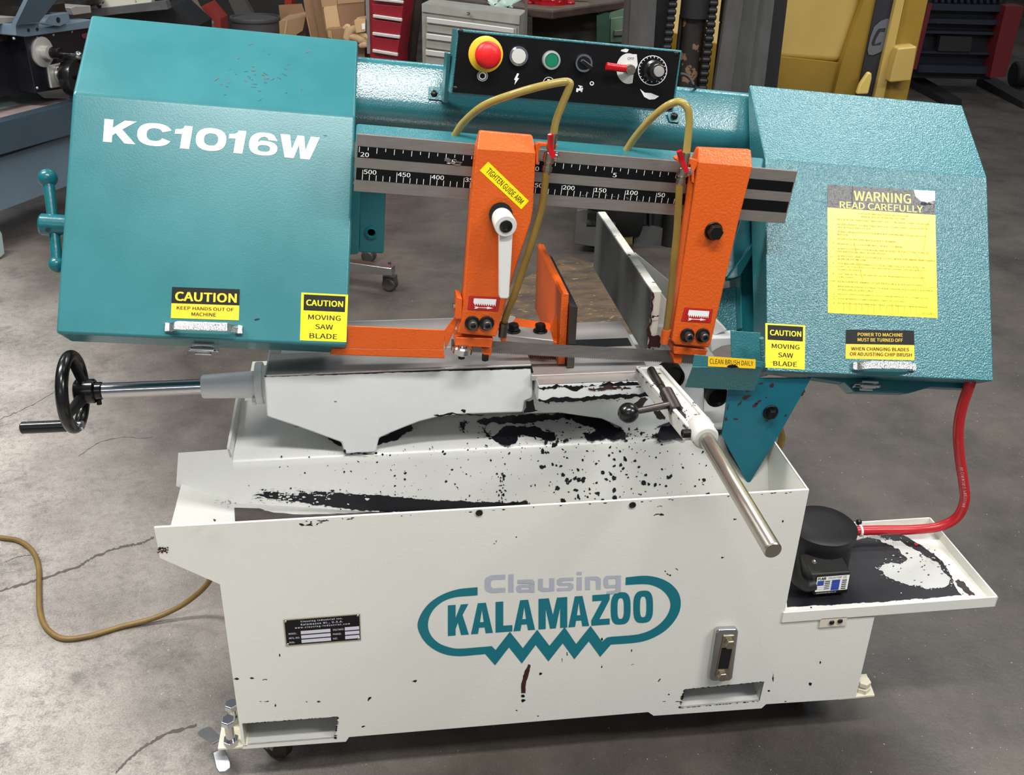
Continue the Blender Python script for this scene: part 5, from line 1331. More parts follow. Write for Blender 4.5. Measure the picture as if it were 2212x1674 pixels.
def dial(px, prof, m, name): 
    bm = B(); lathe(bm, q(*px), LN, prof, 28); return mk(name, bm, m, LAT, smooth=40)
dial((90, 112), [(.058, 0), (.058, .008), (.054, .010), (.026, .010), (.026, .04), (.0, .04)], SATIN, 'feed_dial')
dial((95, 112), [(.022, .03), (.022, .075), (.018, .078), (0, .078)], BLACKOX, 'dial_hub')
bm = B(); p = q(98, 113)+LN*.07; cyl(bm, p, p+LN*.07, .006); ball(bm, p+LN*.085, .017, 16); mk('dial_lever', bm, CHROME, LAT, smooth=60)
plates('handwheel_flange', LO(-.012), [(103, 142), (142, 134), (146, 186), (112, 191)], .02, SATIN, LAT, bev=.004)
bm = B(); p = q(128, 162); lathe(bm, p, LN, [(.04, .01), (.04, .03), (.032, .05), (.032, .06)], 28); mk('handwheel_boss', bm, CHROME, LAT)
bm = B(); lathe(bm, p+LN*.055, LN, [(.072, 0), (.078, .004), (.078, .045), (.074, .05), (.066, .05), (.064, .03), (.012, .03), (.012, .045), (0, .045)], 36); mk('apron_handwheel', bm, BLACK, LAT, smooth=40)
plates('clutch_plate', LO(-.012), [(176, 74), (190, 70), (190, 84), (178, 82)], .02, CHROME, LAT)
for x, y in ((30, 83), (80, 81), (115, 75), (155, 68), (80, 190)):
    bm = B(); ball(bm, q(x, y), .006, 10, k=6); mk('apron_screw', bm, STEEL, LAT)
for kk, (x, y) in enumerate(((-300, 700), (-250, 560))):
    pass
# ---- things on the bench behind the left guard
FA = Far(4.9)
BN = thing('machine_tray', FA(250, 60)*1, 'dark steel machine tray with grey front edge behind the left guard', 'tray')
WL[BN] = V((FA(250, 60).x, FA(250, 60).y, 0)); BN.location = WL[BN]
GREYD = mat('grey_painted_steel', srgb(98, 98, 98), .5, var=.3, vscale=10)
plates('tray_edge', FA, [(120, 30), (358, 2), (363, 20), (255, 30), (120, 48)], .05, GREYD, BN)
plates('tray_body', Far(5.0), [(150, 45), (370, 15), (420, 60), (420, 300), (150, 300)], .3, BLACKM, BN)
for a in ((180, 300), (390, 300)):
    b_ = FA(*a); bm = B(); prism(bm, [V((b_.x-.03, b_.y+.2, 0)), V((b_.x+.03, b_.y+.2, 0)), V((b_.x+.03, b_.y+.26, 0)), V((b_.x-.03, b_.y+.26, 0))], (0, 0, b_.z)); mk('tray_leg', bm, BLACKM, BN)
o = plates('painted_plate', Far(4.93), [(186, 0), (192, 20), (255, 25), (326, 8), (330, -14), (186, -14)], .05, mat('chipped_white_plate', srgb(208, 206, 188), .5, chips=(26, .60)), None, label='chipped off-white steel plate lying on the grey machine tray', cat='plate')
bm = B(); c = Far(4.85)(157, -6); lathe(bm, c, Z, [(.0, -.03), (.11, -.03), (.13, -.02), (.13, 0), (0, 0)], 32); mk('faceplate', bm, STEELD, label='round grey steel disc lying behind the lathe tool slide', cat='disc')

F5m = Far(5.6)
DKB = mat('navy_steel', srgb(34, 38, 48), .5); BEIGE = mat('beige_panel', srgb(136, 124, 104), .6, var=.2, vscale=5)
def standing(name, d, pxs, th, m, label, cat, foot=True, **k):
    """a thing whose visible outline is pxs; carried on down to the floor below"""
    F_ = Far(d); bm = B(); plate(bm, F_, pxs, th)
    if foot:
        P = [F_(*p) for p in pxs]; lo_ = sorted(P, key=lambda v: v.z)[:2]
        a, b = lo_; a0, b0 = V((a.x, a.y, 0)), V((b.x, b.y, 0)); n_ = F_.n
        hexa(bm, [a, b, b-n_*th, a-n_*th], [a0, b0, b0-n_*th, a0-n_*th])
    return mk(name, bm, m, None, label=label, cat=cat, **k)
standing('steel_post', 5.5, [(369, -20), (391, -20), (393, 35), (372, 35)], .10, DKB, 'dark navy steel post behind the left guard', 'post')
standing('beige_panel', 5.66, [(390, -20), (408, -20), (428, 20), (456, 52), (412, 46), (392, 28)], .06, BEIGE, 'beige panel leaning beside the navy post', 'panel')
standing('red_bin', 5.9, [(431, 16), (448, 7), (476, 41), (455, 40)], .15, mat('red_bin', srgb(140, 48, 40), .5), 'small red bin leaning between beige panel and bucket', 'bin')
standing('grey_board', 6.1, [(486, -15), (520, -15), (545, 30), (510, 36)], .06, mat('grey_board', srgb(74, 72, 66), .6), 'grey leaning board behind the dark bucket', 'board')
standing('dark_cabinet', 6.6, [(395, -25), (700, -25), (700, 70), (395, 70)], .5, mat('dark_cabinet', srgb(38, 30, 30), .7, var=.4, vscale=3), 'dark brown cabinet standing behind the cardboard boxes', 'cabinet')
standing('red_canister', 6.2, [(614, -20), (629, -20), (630, 12), (615, 12)], .1, mat('red_can', srgb(150, 40, 28), .5), 'red canister standing behind the open carton', 'canister')
standing('black_machine', 5.7, [(-300, -60), (500, -60), (500, -22), (-300, -10)], .4, BLACKM, 'black machine body beyond the lathe', 'machine', foot=False) if False else None
# bucket
rim = Far(5.25); c = rim(551, 39); rr_ = (rim(601, 40)-rim(496, 40)).length/2
bm = B(); c0 = V((c.x, c.y, c.z))
lathe(bm, c0, -Z, [(rr_*.93, .02), (rr_*.93, -.008), (rr_, -.008), (rr_*1.02, .0), (rr_, .010), (rr_*.95, .014), (rr_*.82, c.z-.002), (0, c.z-.002)], 40)
lathe(bm, c0, -Z, [(rr_*.93, .0), (rr_*.80, c.z*.8), (0, c.z*.8)], 40)
BUK = mk('bucket', bm, mat('grey_bucket', srgb(66, 64, 64), .5), None, smooth=40, label='dark grey round bucket with rolled rim left of the open carton', cat='bucket')
# cartons
CB = mat('cardboard', srgb(178, 142, 104), .75, var=.12, vscale=5); CBD = mat('cardboard_shaded', srgb(150, 116, 84), .75, var=.15, vscale=5)  # CBD darkens the board, side-face shade put into the colour
TAPE = mat('carton_tape', srgb(206, 172, 128), .35)
def carton(name, d, front, depth, label, extra=(), turn=0, m=CB, foot=True):
    F_ = Far(d, turn); P = [F_(*p) for p in front]
    base = V((sum(p.x for p in P)/len(P), sum(p.y for p in P)/len(P), 0 if foot else min(p.z for p in P)))
    t = empty(name, base, label, 'box')
    bm = B(); prism(bm, P, -F_.n*depth)
    if foot:
        lo_ = sorted(P, key=lambda v: v.z)[:2]; a, b = lo_
        hexa(bm, [a, b, b-F_.n*depth, a-F_.n*depth], [V((a.x, a.y, 0)), V((b.x, b.y, 0)), V((b.x, b.y, 0))-F_.n*depth, V((a.x, a.y, 0))-F_.n*depth])
    mk('carton_body', bm, m, t)
    for nm, pxs, off, mm in extra:
        bm = B(); pl_ = Pl(F_.pl.p+F_.n*off, F_.n); plate(bm, pl_, pxs, max(.003, off*.5)); mk(nm, bm, mm, t)
    return t
carton('cardboard_box', 5.65, [(603, 46), (622, 43), (660, 36), (654, 66), (640, 75), (601, 72)], .25, 'open cardboard carton with raised flap beside the grey bucket',
       [('carton_flap', [(602, 11), (652, 8), (661, 35), (625, 46), (605, 42)], -.24, CBD), ('carton_edge', [(618, 44), (622, 43), (617, 74), (613, 74)], .003, TAPE)])
carton('cardboard_box', 5.4, [(652, -20), (691, -20), (708, 80), (670, 80), (661, 34)], .3, 'tall dark side-on cardboard carton between open and taped cartons', [('carton_seam', [(661, 36), (664, 36), (674, 80), (671, 80)], .004, CB), ('carton_fold', [(668, -20), (670, -20), (688, 80), (686, 80)], .003, CBD)], m=CBD)
carton('cardboard_box', 5.3, [(690, -20), (787, -22), (788, 48), (735, 64), (703, 66)], .35, 'large taped cardboard carton on the pile left of the red cabinet',
       [('carton_tape', [(700, 15), (727, 12), (736, 63), (727, 66), (706, 66), (699, 20)], .004, TAPE), ('carton_flap', [(690, -20), (727, -20), (728, 13), (696, 16)], .003, CB), ('carton_top_flap', [(729, -20), (787, -22), (787, 4), (729, 9)], .003, CB)], m=CBD, foot=False)
carton('cardboard_box', 5.10, [(765, 45), (789, 41), (789, 68), (770, 71)], .12, 'small pale carton with white label against the red cabinet', [('shipping_label', [(781, 52), (788.5, 50.5), (788.5, 63), (782, 64)], .003, WHITEP)], m=mat('pale_card', srgb(200, 164, 120), .7), foot=False)
carton('cardboard_box', 5.22, [(705, 64), (787, 58), (788, 118), (712, 100)], .3, 'cardboard carton under the crumpled paper left of red cabinet', [('carton_flap', [(708, 66), (716, 66), (718, 84), (709, 80)], .006, CB)], m=CBD)
bm = B()
PAP = mat('packing_paper', srgb(196, 162, 122), .8)
F_ = Far(5.12)
for pts in ([(742, 62), (752, 59), (748, 84), (746, 84)], [(752, 80), (760, 66), (766, 62), (775, 66), (782, 74), (792, 84)], [(750, 78), (770, 82), (793, 90)], [(764, 76), (778, 86), (790, 82)], [(776, 100), (786, 96), (793, 99)], [(786, 72), (790, 80), (787, 84)]):
    tube(bm, [F_(*p) for p in pts], lambda t: .008+.009*math.sin(t*3), 8, flat=.5)
mk('packing_paper', bm, PAP, None, smooth=60, label='crumpled brown packing paper below the small labelled carton', cat='paper', kind=None)
# red drawer cabinet
def cabinet(name, d, turn, body, depth, label, m, drawers, mh, extra=()):
    F_ = Far(d, turn); P = [F_(*p) for p in body]; n_ = F_.n
    t = empty(name, (P[0].x, P[0].y, 0), label, 'cabinet')
    bm = B(); prism(bm, P, -n_*depth)
    a, b = sorted(P, key=lambda v: v.z)[:2]
    hexa(bm, [a, b, b-n_*depth, a-n_*depth], [V((a.x, a.y, 0)), V((b.x, b.y, 0)), V((b.x, b.y, 0))-n_*depth, V((a.x, a.y, 0))-n_*depth])
    mk('body', bm, m, t)
    for fr_, hd in drawers:
        bm = B(); plate(bm, Pl(F_.pl.p+n_*.012, n_), fr_, .012); dr = mk('drawer', bm, m, t, bevel=.003)
        bm = B(); plate(bm, Pl(F_.pl.p+n_*.028, n_), hd, .016); mk('drawer_handle', bm, mh, dr, bevel=.003)
    for nm, pxs, off, mm in extra:
        bm = B(); plate(bm, Pl(F_.pl.p+n_*off, n_), pxs, .01); mk(nm, bm, mm, t)
    return t
REDC = mat('red_cabinet_paint', srgb(150, 22, 38), .35, var=.1, vscale=12); ALU = mat('drawer_pull_alu', srgb(225, 222, 218), .35, .5)
cabinet('tool_cabinet', 5.0, -9, [(797, -25), (874, -16), (858, 124), (800, 116)], .20, 'red tool cabinet with white drawer pulls beside the cartons', REDC,
  [([(803, 8), (871, 14), (868, 40), (803, 31)], [(805, 31), (868, 40), (868, 47), (805, 38)]), ([(803, 41), (868, 50), (864, 77), (803, 68)], [(804, 69), (864, 77), (863, 84), (804, 76)]), ([(803, 78), (863, 87), (859, 115), (803, 106)], [(804, 106), (859, 115), (859, 122), (804, 113)]), ([(803, -20), (873, -12), (871, 2), (804, -5)], [(805, -5), (871, 2), (871, 8), (805, 1)])], ALU,
  [('steel_side', [(789, -25), (797, -25), (800, 116), (793, 116)], .005, mat('galvanised', srgb(150, 150, 150), .4, .5))])
# dark plank
pk = standing('wooden_plank', 5.38, [(876, -20), (914, -20), (897, 125), (860, 117)], .05, mat('dark_wood', srgb(62, 46, 36), .6, var=.45, vscale=14, stretch=(6, 6, 1)), 'dark brown timber plank leaning between red and grey cabinets', 'plank')
bm = B(); plate(bm, Far(5.33), [(897, -20), (899, -20), (884, 122), (882, 122)], .01); mk('plank_batten', bm, mat('dark_wood_edge', srgb(36, 30, 26), .7), pk)
GRC = mat('grey_cabinet_paint', srgb(168, 166, 156), .45, var=.2, vscale=9, chips=(22, .72), chipcol=srgb(70, 68, 64))
rows_ = []
def lerpx(p, q, t): return (p[0]+(q[0]-p[0])*t, p[1]+(q[1]-p[1])*t)
for k in range(4):
    y0 = 36+k*35; x0 = 922-k*1.2
    rows_.append(([(x0, y0), (1116, y0+25), (1115, y0+58), (x0-1, y0+32)], [(x0-1, y0+1), (1110, y0+26), (1110, y0+37), (x0-1, y0+13)]))
cabinet('tool_cabinet', 5.05, -10, [(911, 8), (1123, 34), (1116, 170), (913, 150)], .2, 'worn pale grey tool cabinet behind the control box', GRC, rows_, ALU,
  [('top_rail', [(911, 8), (1123, 34), (1122, 53), (911, 25)], .014, GRC)])
bm = B(); p = Far(5.01, -10)(1012, 29); lathe(bm, p, -HEAD, [(.009, 0), (.009, .006), (0, .008)], 14); mk('cabinet_lock', bm, CHROME, bpy.data.objects['tool_cabinet.001'])
# workbench with vise and rag
WOOD = mat('oily_bench_wood', srgb(78, 58, 52), .55, var=.5, vscale=9); WTOP = mat('bench_top', srgb(104, 96, 84), .5, var=.35, vscale=6)
F_ = Far(5.2, -9)
c0 = F_(1194, 25); zt2 = c0.z
cL = pZ(930, -6, zt2); cR = pZ(1372, 0, zt2); cB = cL+cR-c0
WB = empty('workbench', (c0.x, c0.y, 0), 'heavy dark timber workbench behind the control box', 'workbench')
hh = c0.z-F_(1194, 42.5).z
bm = B(); prism(bm, [c0, cR, cB, cL], (0, 0, -hh)); wb_ = mk('bench_top', bm, WOOD, WB, bevel=.006)
bm = B(); prism(bm, [p*.985+cB*.015+Z*.002 for p in (c0, cR, cB, cL)], (0, 0, -.004)); mk('worn_top', bm, WTOP, WB)
GRN = mat('green_cabinet_paint', srgb(92, 116, 96), .45, var=.15, vscale=6); GRND = mat('dark_green_paint', srgb(34, 62, 48), .5)
bm = B(); plate(bm, Far(5.45), [(1289, 34), (1316, 30), (1316, 130), (1289, 130)], .06); mk('bench_leg', bm, GRND, WB)
bm = B(); plate(bm, Far(5.7), [(1150, 40), (1292, 30), (1292, 60), (1150, 72)], .04); mk('back_panel', bm, mat('brown_panel', srgb(74, 66, 56), .7), WB)
bm = B(); plate(bm, Far(5.75), [(1150, 72), (1292, 56), (1292, 160), (1150, 160)], .04); mk('lower_panel', bm, mat('pale_panel', srgb(108, 104, 94), .7), WB)
for (a, b) in (((1289, 130), 5.45), ((1000, 130), 5.6)):
    p = Far(b)(*a); bm = B(); prism(bm, [V((p.x, p.y, 0)), V((p.x+.06, p.y, 0)), V((p.x+.06, p.y+.06, 0)), V((p.x, p.y+.06, 0))], (0, 0, zt2-hh if a[0] == 1000 else p.z)); mk('bench_leg', bm, GRND, WB)
cabinet('tool_cabinet', 5.5, 6, [(1316, 27), (1420, 12), (1420, 140), (1316, 130)], .4, 'green cabinet under the right end of the workbench', GRN, [([(1319, 40), (1415, 25), (1415, 90), (1318, 92)], [(1327, 66), (1415, 58), (1415, 72), (1326, 78)])], mat('green_pull', srgb(110, 112, 106), .4, .5))
VR = mat('red_vise_enamel', srgb(150, 10, 20), .15)
p = pZ(1186, 8, zt2)
VS = empty('bench_vise', p, 'glossy red bench vise bolted on the workbench corner', 'vise')
bm = B(); lathe(bm, p, Z, [(.10, 0), (.10, .018), (.075, .022), (.062, .045), (.062, .07), (.075, .075), (.075, .10), (0, .10)], 32)
for a in (20, 160, 200, 340): ball(bm, p+V((math.cos(rad(a))*.11, math.sin(rad(a))*.06, .008)), .028, 14, sq=.5)
mk('vise_base', bm, VR, VS, smooth=40)
bm = B(); box(bm, p+V((0, 0, .15)), (.10, .22, .10)); box(bm, p+V((0, -.10, .19)), (.15, .04, .06)); mk('vise_jaw_body', bm, VR, VS, bevel=.015, seg=3)
bm = B(); ball(bm, p+V((-.075, -.03, .035)), .035, 16); mk('vise_lock', bm, VR, VS, smooth=60)
p2 = pZ(1242, 4, zt2)
bm = B(); tube(bm, [p2+V((-.06, .02, .012)), p2+V((0, 0, .016)), p2+V((.07, -.01, .012))], lambda t: .018-.01*abs(t-.5), 10); mk('hand_tool', bm, NICKEL, None, smooth=60, label='small nickel tool lying right of the red vise', cat='tool')
bm = B(); RAGM = mat('mint_rag', srgb(186, 208, 196), .85)
ez = cL+(c0-cL)*.5
g = []
e_ = (c0-cL).normalized(); f_ = e_.cross(Z)*-1
r0_ = pZ(1060, 4, zt2+.01)
for i in range(15):
    row = []
    for j in range(11):
        s = i/14; t = j/10
        px = 1052+ (1132-1052)*s; 
        q_ = pZ(px, -8+ (1+s*1.8)*0, zt2+.012) 
        ed = cL+(c0-cL)*((pZ(px, 10, zt2)-cL).dot(c0-cL)/(c0-cL).length_squared) + f_*(-.008)
        if (ed-q_).dot(f_) < 0: pass
        over = max(0, (t-.55)/.45); dropl = .10*math.exp(-((s-.42)/.2)**2)
        base_ = q_.lerp(ed, min(1, t/.55)); base_ = V((base_.x, base_.y, zt2+.012+.014*math.sin(9*s+4*t)*(1-over)))
        row.append(bm.verts.new(base_-Z*(dropl*over)+e_*(.012*math.sin(17*t+5*s))-V((0, .006+.01*over*abs(math.sin(14*s)), 0))))
    g.append(row)
for i in range(14):
    for j in range(10): bm.faces.new([g[i][j], g[i+1][j], g[i+1][j+1], g[i][j+1]])
RG = mk('rag', bm, RAGM, None, smooth=60, label='pale mint rag hanging over the workbench edge', cat='rag')
sm = RG.modifiers.new('solid', 'SOLIDIFY'); sm.thickness = .004
standing('steel_rod', 5.0, [(1134, -20), (1140.5, -20), (1138.5, 70), (1133, 70)], .02, mat('grey_rod', srgb(104, 102, 98), .45, .4), 'thin upright grey steel rod in front of the workbench', 'rod')

# ---- yellow forklift
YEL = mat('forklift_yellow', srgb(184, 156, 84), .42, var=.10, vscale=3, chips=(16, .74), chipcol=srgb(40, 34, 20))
YELD = mat('forklift_shaded_yellow', srgb(146, 116, 36), .45, var=.12, vscale=4)  # shade of the lower and side faces put into the yellow
MAST = mat('mast_grey', srgb(92, 91, 89), .5, .3, var=.3, vscale=5, stretch=(3, 3, 1)); MASTD = mat('mast_black', srgb(28, 27, 27), .5)
Fm = Far(3.95)
def F_at(d): return Far(d)
FK = empty('forklift', V((Fm(1540, 300).x, Fm(1540, 300).y, 0)), 'yellow forklift truck with dark lifting mast behind the saw', 'forklift')
def fk(name, d, pxs, th, m, down=False, bev=0, parent=None):
    F_ = Far(d); bm = B(); P = [F_(*p) for p in pxs]; prism(bm, P, -F_.n*th)
    if down:
        a, b = sorted(P, key=lambda v: v.z)[:2]; z_ = down
        hexa(bm, [a, b, b-F_.n*th, a-F_.n*th], [V((a.x, a.y, z_)), V((b.x, b.y, z_)), V((b.x, b.y, z_))-F_.n*th, V((a.x, a.y, z_))-F_.n*th])
    return mk(name, bm, m, parent or FK, bevel=bev)
# mast channels: an outer and inner rail either side
fk('mast_rail', 3.95, [(1366, -40), (1421, -40), (1411, 120), (1404, 300), (1345, 300)], .04, MAST, .08)
fk('mast_rail_flange', 3.98, [(1356, -40), (1368, -40), (1350, 300), (1336, 300)], .10, MAST, .08)
fk('mast_web', 4.02, [(1418, -40), (1462, -40), (1430, 300), (1396, 300)], .08, MASTD, .08)
fk('mast_rail', 3.93, [(1578, -40), (1612, -40), (1560, 330), (1522, 330)], .04, MAST, .08)
fk('mast_rail_flange', 3.98, [(1610, -40), (1646, -40), (1598, 330), (1560, 330)], .08, MAST, .08)
fk('mast_rail_flange', 4.0, [(1644, -40), (1678, -40), (1634, 330), (1598, 330)], .08, MAST, .08)
fk('mast_web', 4.05, [(1674, -40), (1706, -40), (1662, 330), (1630, 330)], .08, MASTD, .08)
def vcyl(name, d, x, y0, y1, wpx, m, parent=FK):
    F_ = Far(d); a, b = F_(*x(y0)), F_(*x(y1)); r = wpx/2/FPX*((a-CAMLOC).dot(FW))
    bm = B(); rcyl(bm, a, V((a.x, a.y, b.z)), r, .004, 28); return mk(name, bm, m, parent)
lx = lambda x0: (lambda y: (x0-.13*(y-20), y))
vcyl('lift_cylinder', 4.02, lx(1500), -60, 700, 56, mat('oily_cylinder', srgb(44, 38, 34), .45, var=.5, vscale=12, chips=(14, .60), chipcol=srgb(120, 92, 66)))
vcyl('cylinder_sleeve', 4.0, lx(1500), -60, 39, 66, MASTD)
vcyl('side_rod', 4.0, lx(1564), 48, 400, 13, MASTD)
vcyl('rod_end', 4.0, lx(1566), -40, 48, 22, MASTD)
vcyl('side_rod', 4.0, lx(1473), 30, 300, 8, MASTD)
CHN = mat('chain_steel', srgb(46, 46, 46), .4, .6)
for x0, ya, yb in ((1453, -10, 260), (1541, 2, 300)):
    F_ = Far(3.97); ch = None; y = ya
    first = None
    while y < yb:
        c = F_(x0-.13*(y-10), y)
        bm = B(); box(bm, c, (.032, .016, .032), (SIDE, HEAD, Z))
        if first is None:
            CHP = mk('mast_chain', bm, CHN, FK, bevel=.007, seg=2); first = CHP
            bm = B(); rcyl(bm, c+Z*.016-SIDE*.017, c+Z*.016+SIDE*.017, .0115, .004, 12); lk = mk('chain_link', bm, CHN, CHP)
            bm = B(); box(bm, c, (.026, .012, .026), (SIDE, HEAD, Z)); lk2 = mk('chain_link', bm, CHN, CHP, bevel=.006)
            cc = c
        else:
            dup(lk, c-cc, CHP); dup(lk2, c-cc, CHP)
        y += 15.2
# hood and side frames
hp_ = [(1696, -40), (1700, 0), (1700, 60), (1694, 126), (1676, 215), (1830, 235), (1803, 197), (1818, 137), (1848, 50), (1862, 8), (1872, -40)]
F_ = Far(4.5)
bm = B()
top_ = [F_(*p) for p in ((1640, -60), (1860, -60), (1862, 8), (1848, 50), (1818, 137), (1640, 125))]
prism(bm, top_, -F_.n*.3); HD = mk('hood', bm, YEL, FK, bevel=.03, seg=4)
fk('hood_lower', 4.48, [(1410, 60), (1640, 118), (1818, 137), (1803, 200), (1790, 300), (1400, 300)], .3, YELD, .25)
fk('hood_upper', 4.52, [(1420, -60), (1650, -60), (1650, 125), (1400, 100)], .25, mat('hood_lit_yellow', srgb(206, 180, 122), .45))  # yellow hood, the light on it put into a paler colour
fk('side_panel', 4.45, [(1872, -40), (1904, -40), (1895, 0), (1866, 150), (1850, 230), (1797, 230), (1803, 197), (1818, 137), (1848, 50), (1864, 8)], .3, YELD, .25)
bs = fk('black_stripe', 4.43, [(1904, -40), (1945, -40), (1936, 0), (1884, 230), (1845, 230), (1862, 160), (1895, 0)], .3, mat('stripe_black', srgb(38, 38, 44), .45), .25)
D = Decal(Far(4.425).pl, (1880, 40), (1925, 40), (1910, 120), (1870, 120), lift=.001)
D.pxpoly([(1902, 45), (1916, 40), (1924, 42), (1922, 60), (1912, 100), (1903, 112), (1886, 119), (1876, 118), (1874, 108), (1880, 80), (1888, 58)], 0, 0)
D.pxpoly([(1898, 62), (1913, 60), (1911, 69), (1901, 69), (1892, 84), (1889, 96), (1904, 90), (1902, 97), (1884, 99), (1882, 94), (1887, 80), (1893, 68)], 1, 1)
D.done('stripe_letter', [mat('letter_grey', srgb(92, 92, 96), .5), mat('letter_black', srgb(34, 34, 40), .5)], FK)
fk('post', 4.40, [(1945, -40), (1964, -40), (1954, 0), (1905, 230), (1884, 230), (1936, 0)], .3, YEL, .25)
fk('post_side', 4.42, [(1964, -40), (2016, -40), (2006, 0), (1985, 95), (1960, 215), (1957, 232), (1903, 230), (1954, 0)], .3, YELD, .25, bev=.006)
fk('step_block', 4.34, [(1940, 104), (1982, 100), (1977, 130), (1968, 176), (1958, 176), (1921, 179), (1927, 150)], .12, YEL, bev=.008)
fk('grab_handle', 4.36, [(1850, 205), (1858, 182), (1876, 156), (1884, 158), (1884, 170), (1876, 204)], .03, mat('pale_yellow', srgb(205, 180, 96), .45), bev=.008)
# tyre, heel plate and axle seen under the scale bar
p = pZ(1268, 548, 0); ax_ = SIDE
bm = B()
lathe(bm, p+HEAD*.24+Z*.30-SIDE*.02, SIDE, [(.17, 0), (.26, .0), (.29, .02), (.30, .05), (.30, .20), (.29, .24), (.16, .24)], 40)
TY_ = mk('tyre', bm, mat('tyre_rubber', srgb(30, 30, 30), .7, bump=.6, bscale=30), FK, smooth=40)
lug = None
for k in range(30):
    a = 2*math.pi*k/30; d_ = HEAD*math.cos(a)+Z*math.sin(a); c = p+HEAD*.24+Z*.30-SIDE*.0+d_*.302
    if c.z < .012: continue
    bm = B(); box(bm, c+SIDE*.03, (.08, .035, .02), (SIDE, d_.cross(SIDE), d_)); mk('tyre_lug', bm, BLACKM, TY_)
HEEL = mat('heel_grey', srgb(84, 84, 82), .55, var=.2, vscale=6)
fk('fork_heel', 3.86, [(1246, 455), (1262, 451), (1330, 460), (1330, 540), (1240, 528)], .06, HEEL, bev=.005)
fk('mast_post', 3.95, [(1318, 400), (1372, 400), (1366, 530), (1312, 530)], .08, mat('worn_yellow', srgb(128, 114, 62), .6, var=.4, vscale=12), .02)
fk('carriage_plate', 4.0, [(1370, 485), (1480, 500), (1480, 580), (1368, 565)], .06, HEEL)
fk('carriage_lower', 4.02, [(1368, 380), (1540, 380), (1540, 640), (1385, 590)], .12, MASTD)
for x in (1376, 1390, 1402):
    fk('carriage_tooth', 3.99, [(x, 455), (x+6, 456), (x+6, 486), (x, 485)], .03, MASTD)
# ---- dark second forklift
F2 = Far(7.2)
TRK = empty('forklift', V((F2(2080, 150).x, F2(2080, 150).y, 0)), 'dark blue-black forklift carriage with dark red side bars at far right', 'forklift')
NAV = mat('navy_black', srgb(14, 18, 28), .5, var=.3, vscale=3); DRED = mat('dark_red', srgb(96, 20, 26), .5)
def f2(name, d, pxs, th, m, **k): 
    bm = B(); plate(bm, Far(d).pl, pxs, th); return mk(name, bm, m, TRK, **k)
f2('carriage_back', 7.3, [(2010, -30), (2180, -30), (2140, 172), (1972, 168), (1990, 100)], .3, NAV)
for y, hgt in ((8, 14), (40, 10), (66, 6), (110, 5), (140, 16)):
    f2('carriage_bar', 7.22, [(2012-y*.2, y), (2176-y*.25, y+4), (2176-y*.25, y+4+hgt), (2012-y*.2, y+hgt)], .06, mat('bar_navy', srgb(26, 32, 44), .45) if y == 8 else bpy.data.materials['bar_navy'])
f2('side_bar', 7.15, [(2006, 5), (2014, 8), (1990, 110), (1980, 150), (1972, 150), (1982, 100)], .15, DRED)
f2('side_bar', 7.15, [(2173, 14), (2212, 14), (2172, 166), (2138, 168), (2152, 100)], .15, DRED)
for x in range(2020, 2170, 14): f2('grille_bar', 7.25, [(x, -25), (x+6, -25), (x+5, 6), (x-1, 6)], .04, bpy.data.materials['bar_navy'])
f2('hook_block', 7.2, [(2032, 78), (2100, 80), (2096, 112), (2026, 110)], .05, MASTD)
f2('upper_tine', 7.21, [(2022, 48), (2148, 52), (2148, 54), (2022, 50)], .04, STEELD)
for a, b in (((2130, 166), (2230, 222)), ((1975, 165), (2060, 215))):
    pa, pb = pZ(*a, .06), pZ(*b, .04); t = (pb-pa).normalized(); s = t.cross(Z).normalized()
    bm = B(); hexa(bm, [pa-s*.06, pa+s*.06, pa+s*.06-Z*.06, pa-s*.06-Z*.06], [pb-s*.06, pb+s*.06, pb+s*.06-Z*.035, pb-s*.06-Z*.035]); mk('fork_tine', bm, MASTD, TRK)
p = pZ(2188, 160, .1); bm = B(); rcyl(bm, p-SIDE*.0, p+SIDE*.12, .09, .01, 24); mk('roller', bm, MASTD, TRK)

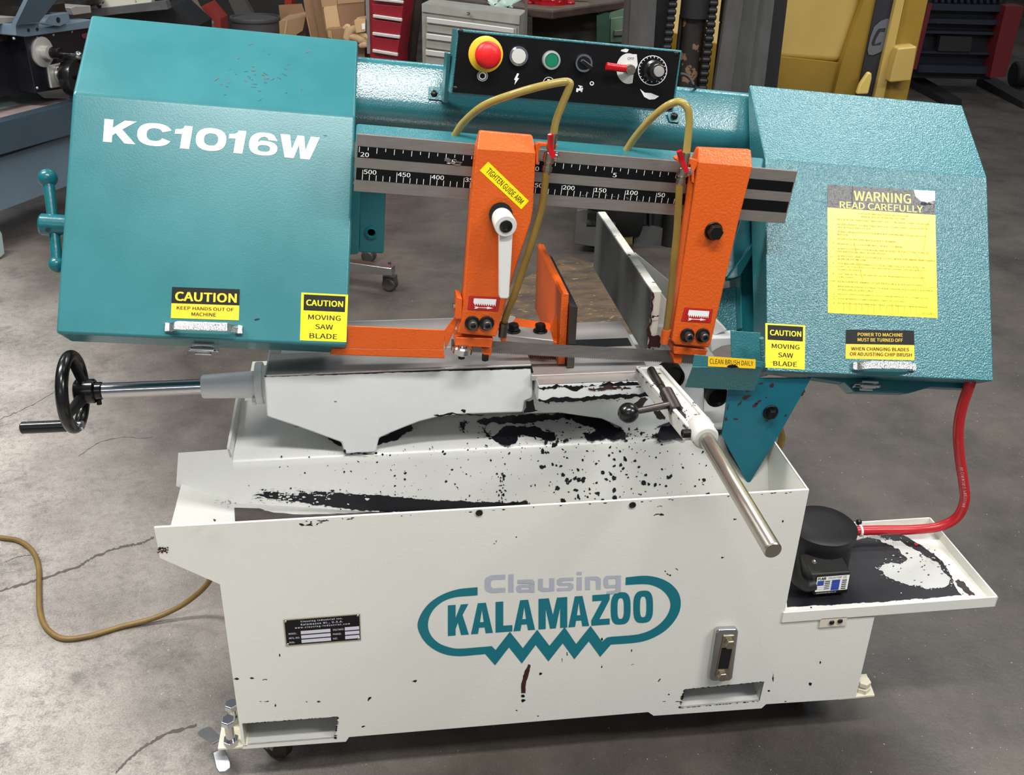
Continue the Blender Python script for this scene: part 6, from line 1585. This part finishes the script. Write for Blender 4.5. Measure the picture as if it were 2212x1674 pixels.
# ---- worn plywood sheet on the floor behind the saw
bm = B(); prism(bm, [pZ(*p, .012) for p in ((1098, 618), (1225, 553), (1350, 585), (1500, 640), (1450, 860), (1100, 860), (1080, 700))], (0, 0, -.0115))
PLY = mat('worn_plywood', srgb(104, 84, 62), .6, var=.5, vscale=7, col2=srgb(62, 56, 50), chips=(34, .635), chipcol=srgb(150, 118, 72), stretch=(1, 2.6, 1))
mk('plywood_sheet', bm, PLY, None, label='oil-stained brown plywood sheet on the floor behind the vise jaws', cat='board', smooth=0)
# ---- chrome stool foot with casters
zs = .11
a0_, a1_ = pZ(690, 553, zs), pZ(850, 576, zs)
ST = empty('stool_base', (a1_.x-.2, a1_.y, 0), 'chrome stool base with dark casters on the floor behind the saw', 'stool')
bm = B(); d = (a1_-a0_).normalized(); s = d.cross(Z)
hexa(bm, [a0_-s*.022, a0_+s*.022, a0_+s*.022-Z*.045, a0_-s*.022-Z*.045], [a1_-s*.018, a1_+s*.018, a1_+s*.018-Z*.03, a1_-s*.018-Z*.03])
mk('chrome_leg', bm, CHROME, ST, bevel=.004)
def stoolcaster(px, zz=.055):
    c = pZ(*px, .026); bm = B(); rcyl(bm, c-s*.022, c-s*.006, .026, .005, 24); rcyl(bm, c+s*.006, c+s*.022, .026, .005, 24); box(bm, c+Z*.018, (.045, .034, .03), (d, s, Z)); cyl(bm, c+Z*.03, c+Z*.085, .006)
    mk('stool_caster', bm, mat('caster_grey', srgb(62, 60, 58), .5), ST, bevel=.002)
stoolcaster((843, 612)); stoolcaster((797, 552))
bm = B(); p = a0_+d*.02; cyl(bm, V((p.x, p.y, .09)), V((p.x, p.y, .35)), .025); mk('gas_post', bm, BLACK, ST)
for k in range(3):
    a = 2*math.pi*(k+1)/4; e_ = (d*math.cos(a)+s*math.sin(a)); q_ = p+e_*.24
    bm = B(); hexa(bm, [p-Z*.0+e_.cross(Z)*.02, p-e_.cross(Z)*.02, p-e_.cross(Z)*.02-Z*.04, p+e_.cross(Z)*.02-Z*.04], [q_+e_.cross(Z)*.018, q_-e_.cross(Z)*.018, q_-e_.cross(Z)*.018-Z*.03, q_+e_.cross(Z)*.018-Z*.03]); mk('chrome_leg', bm, CHROME, ST, bevel=.004)
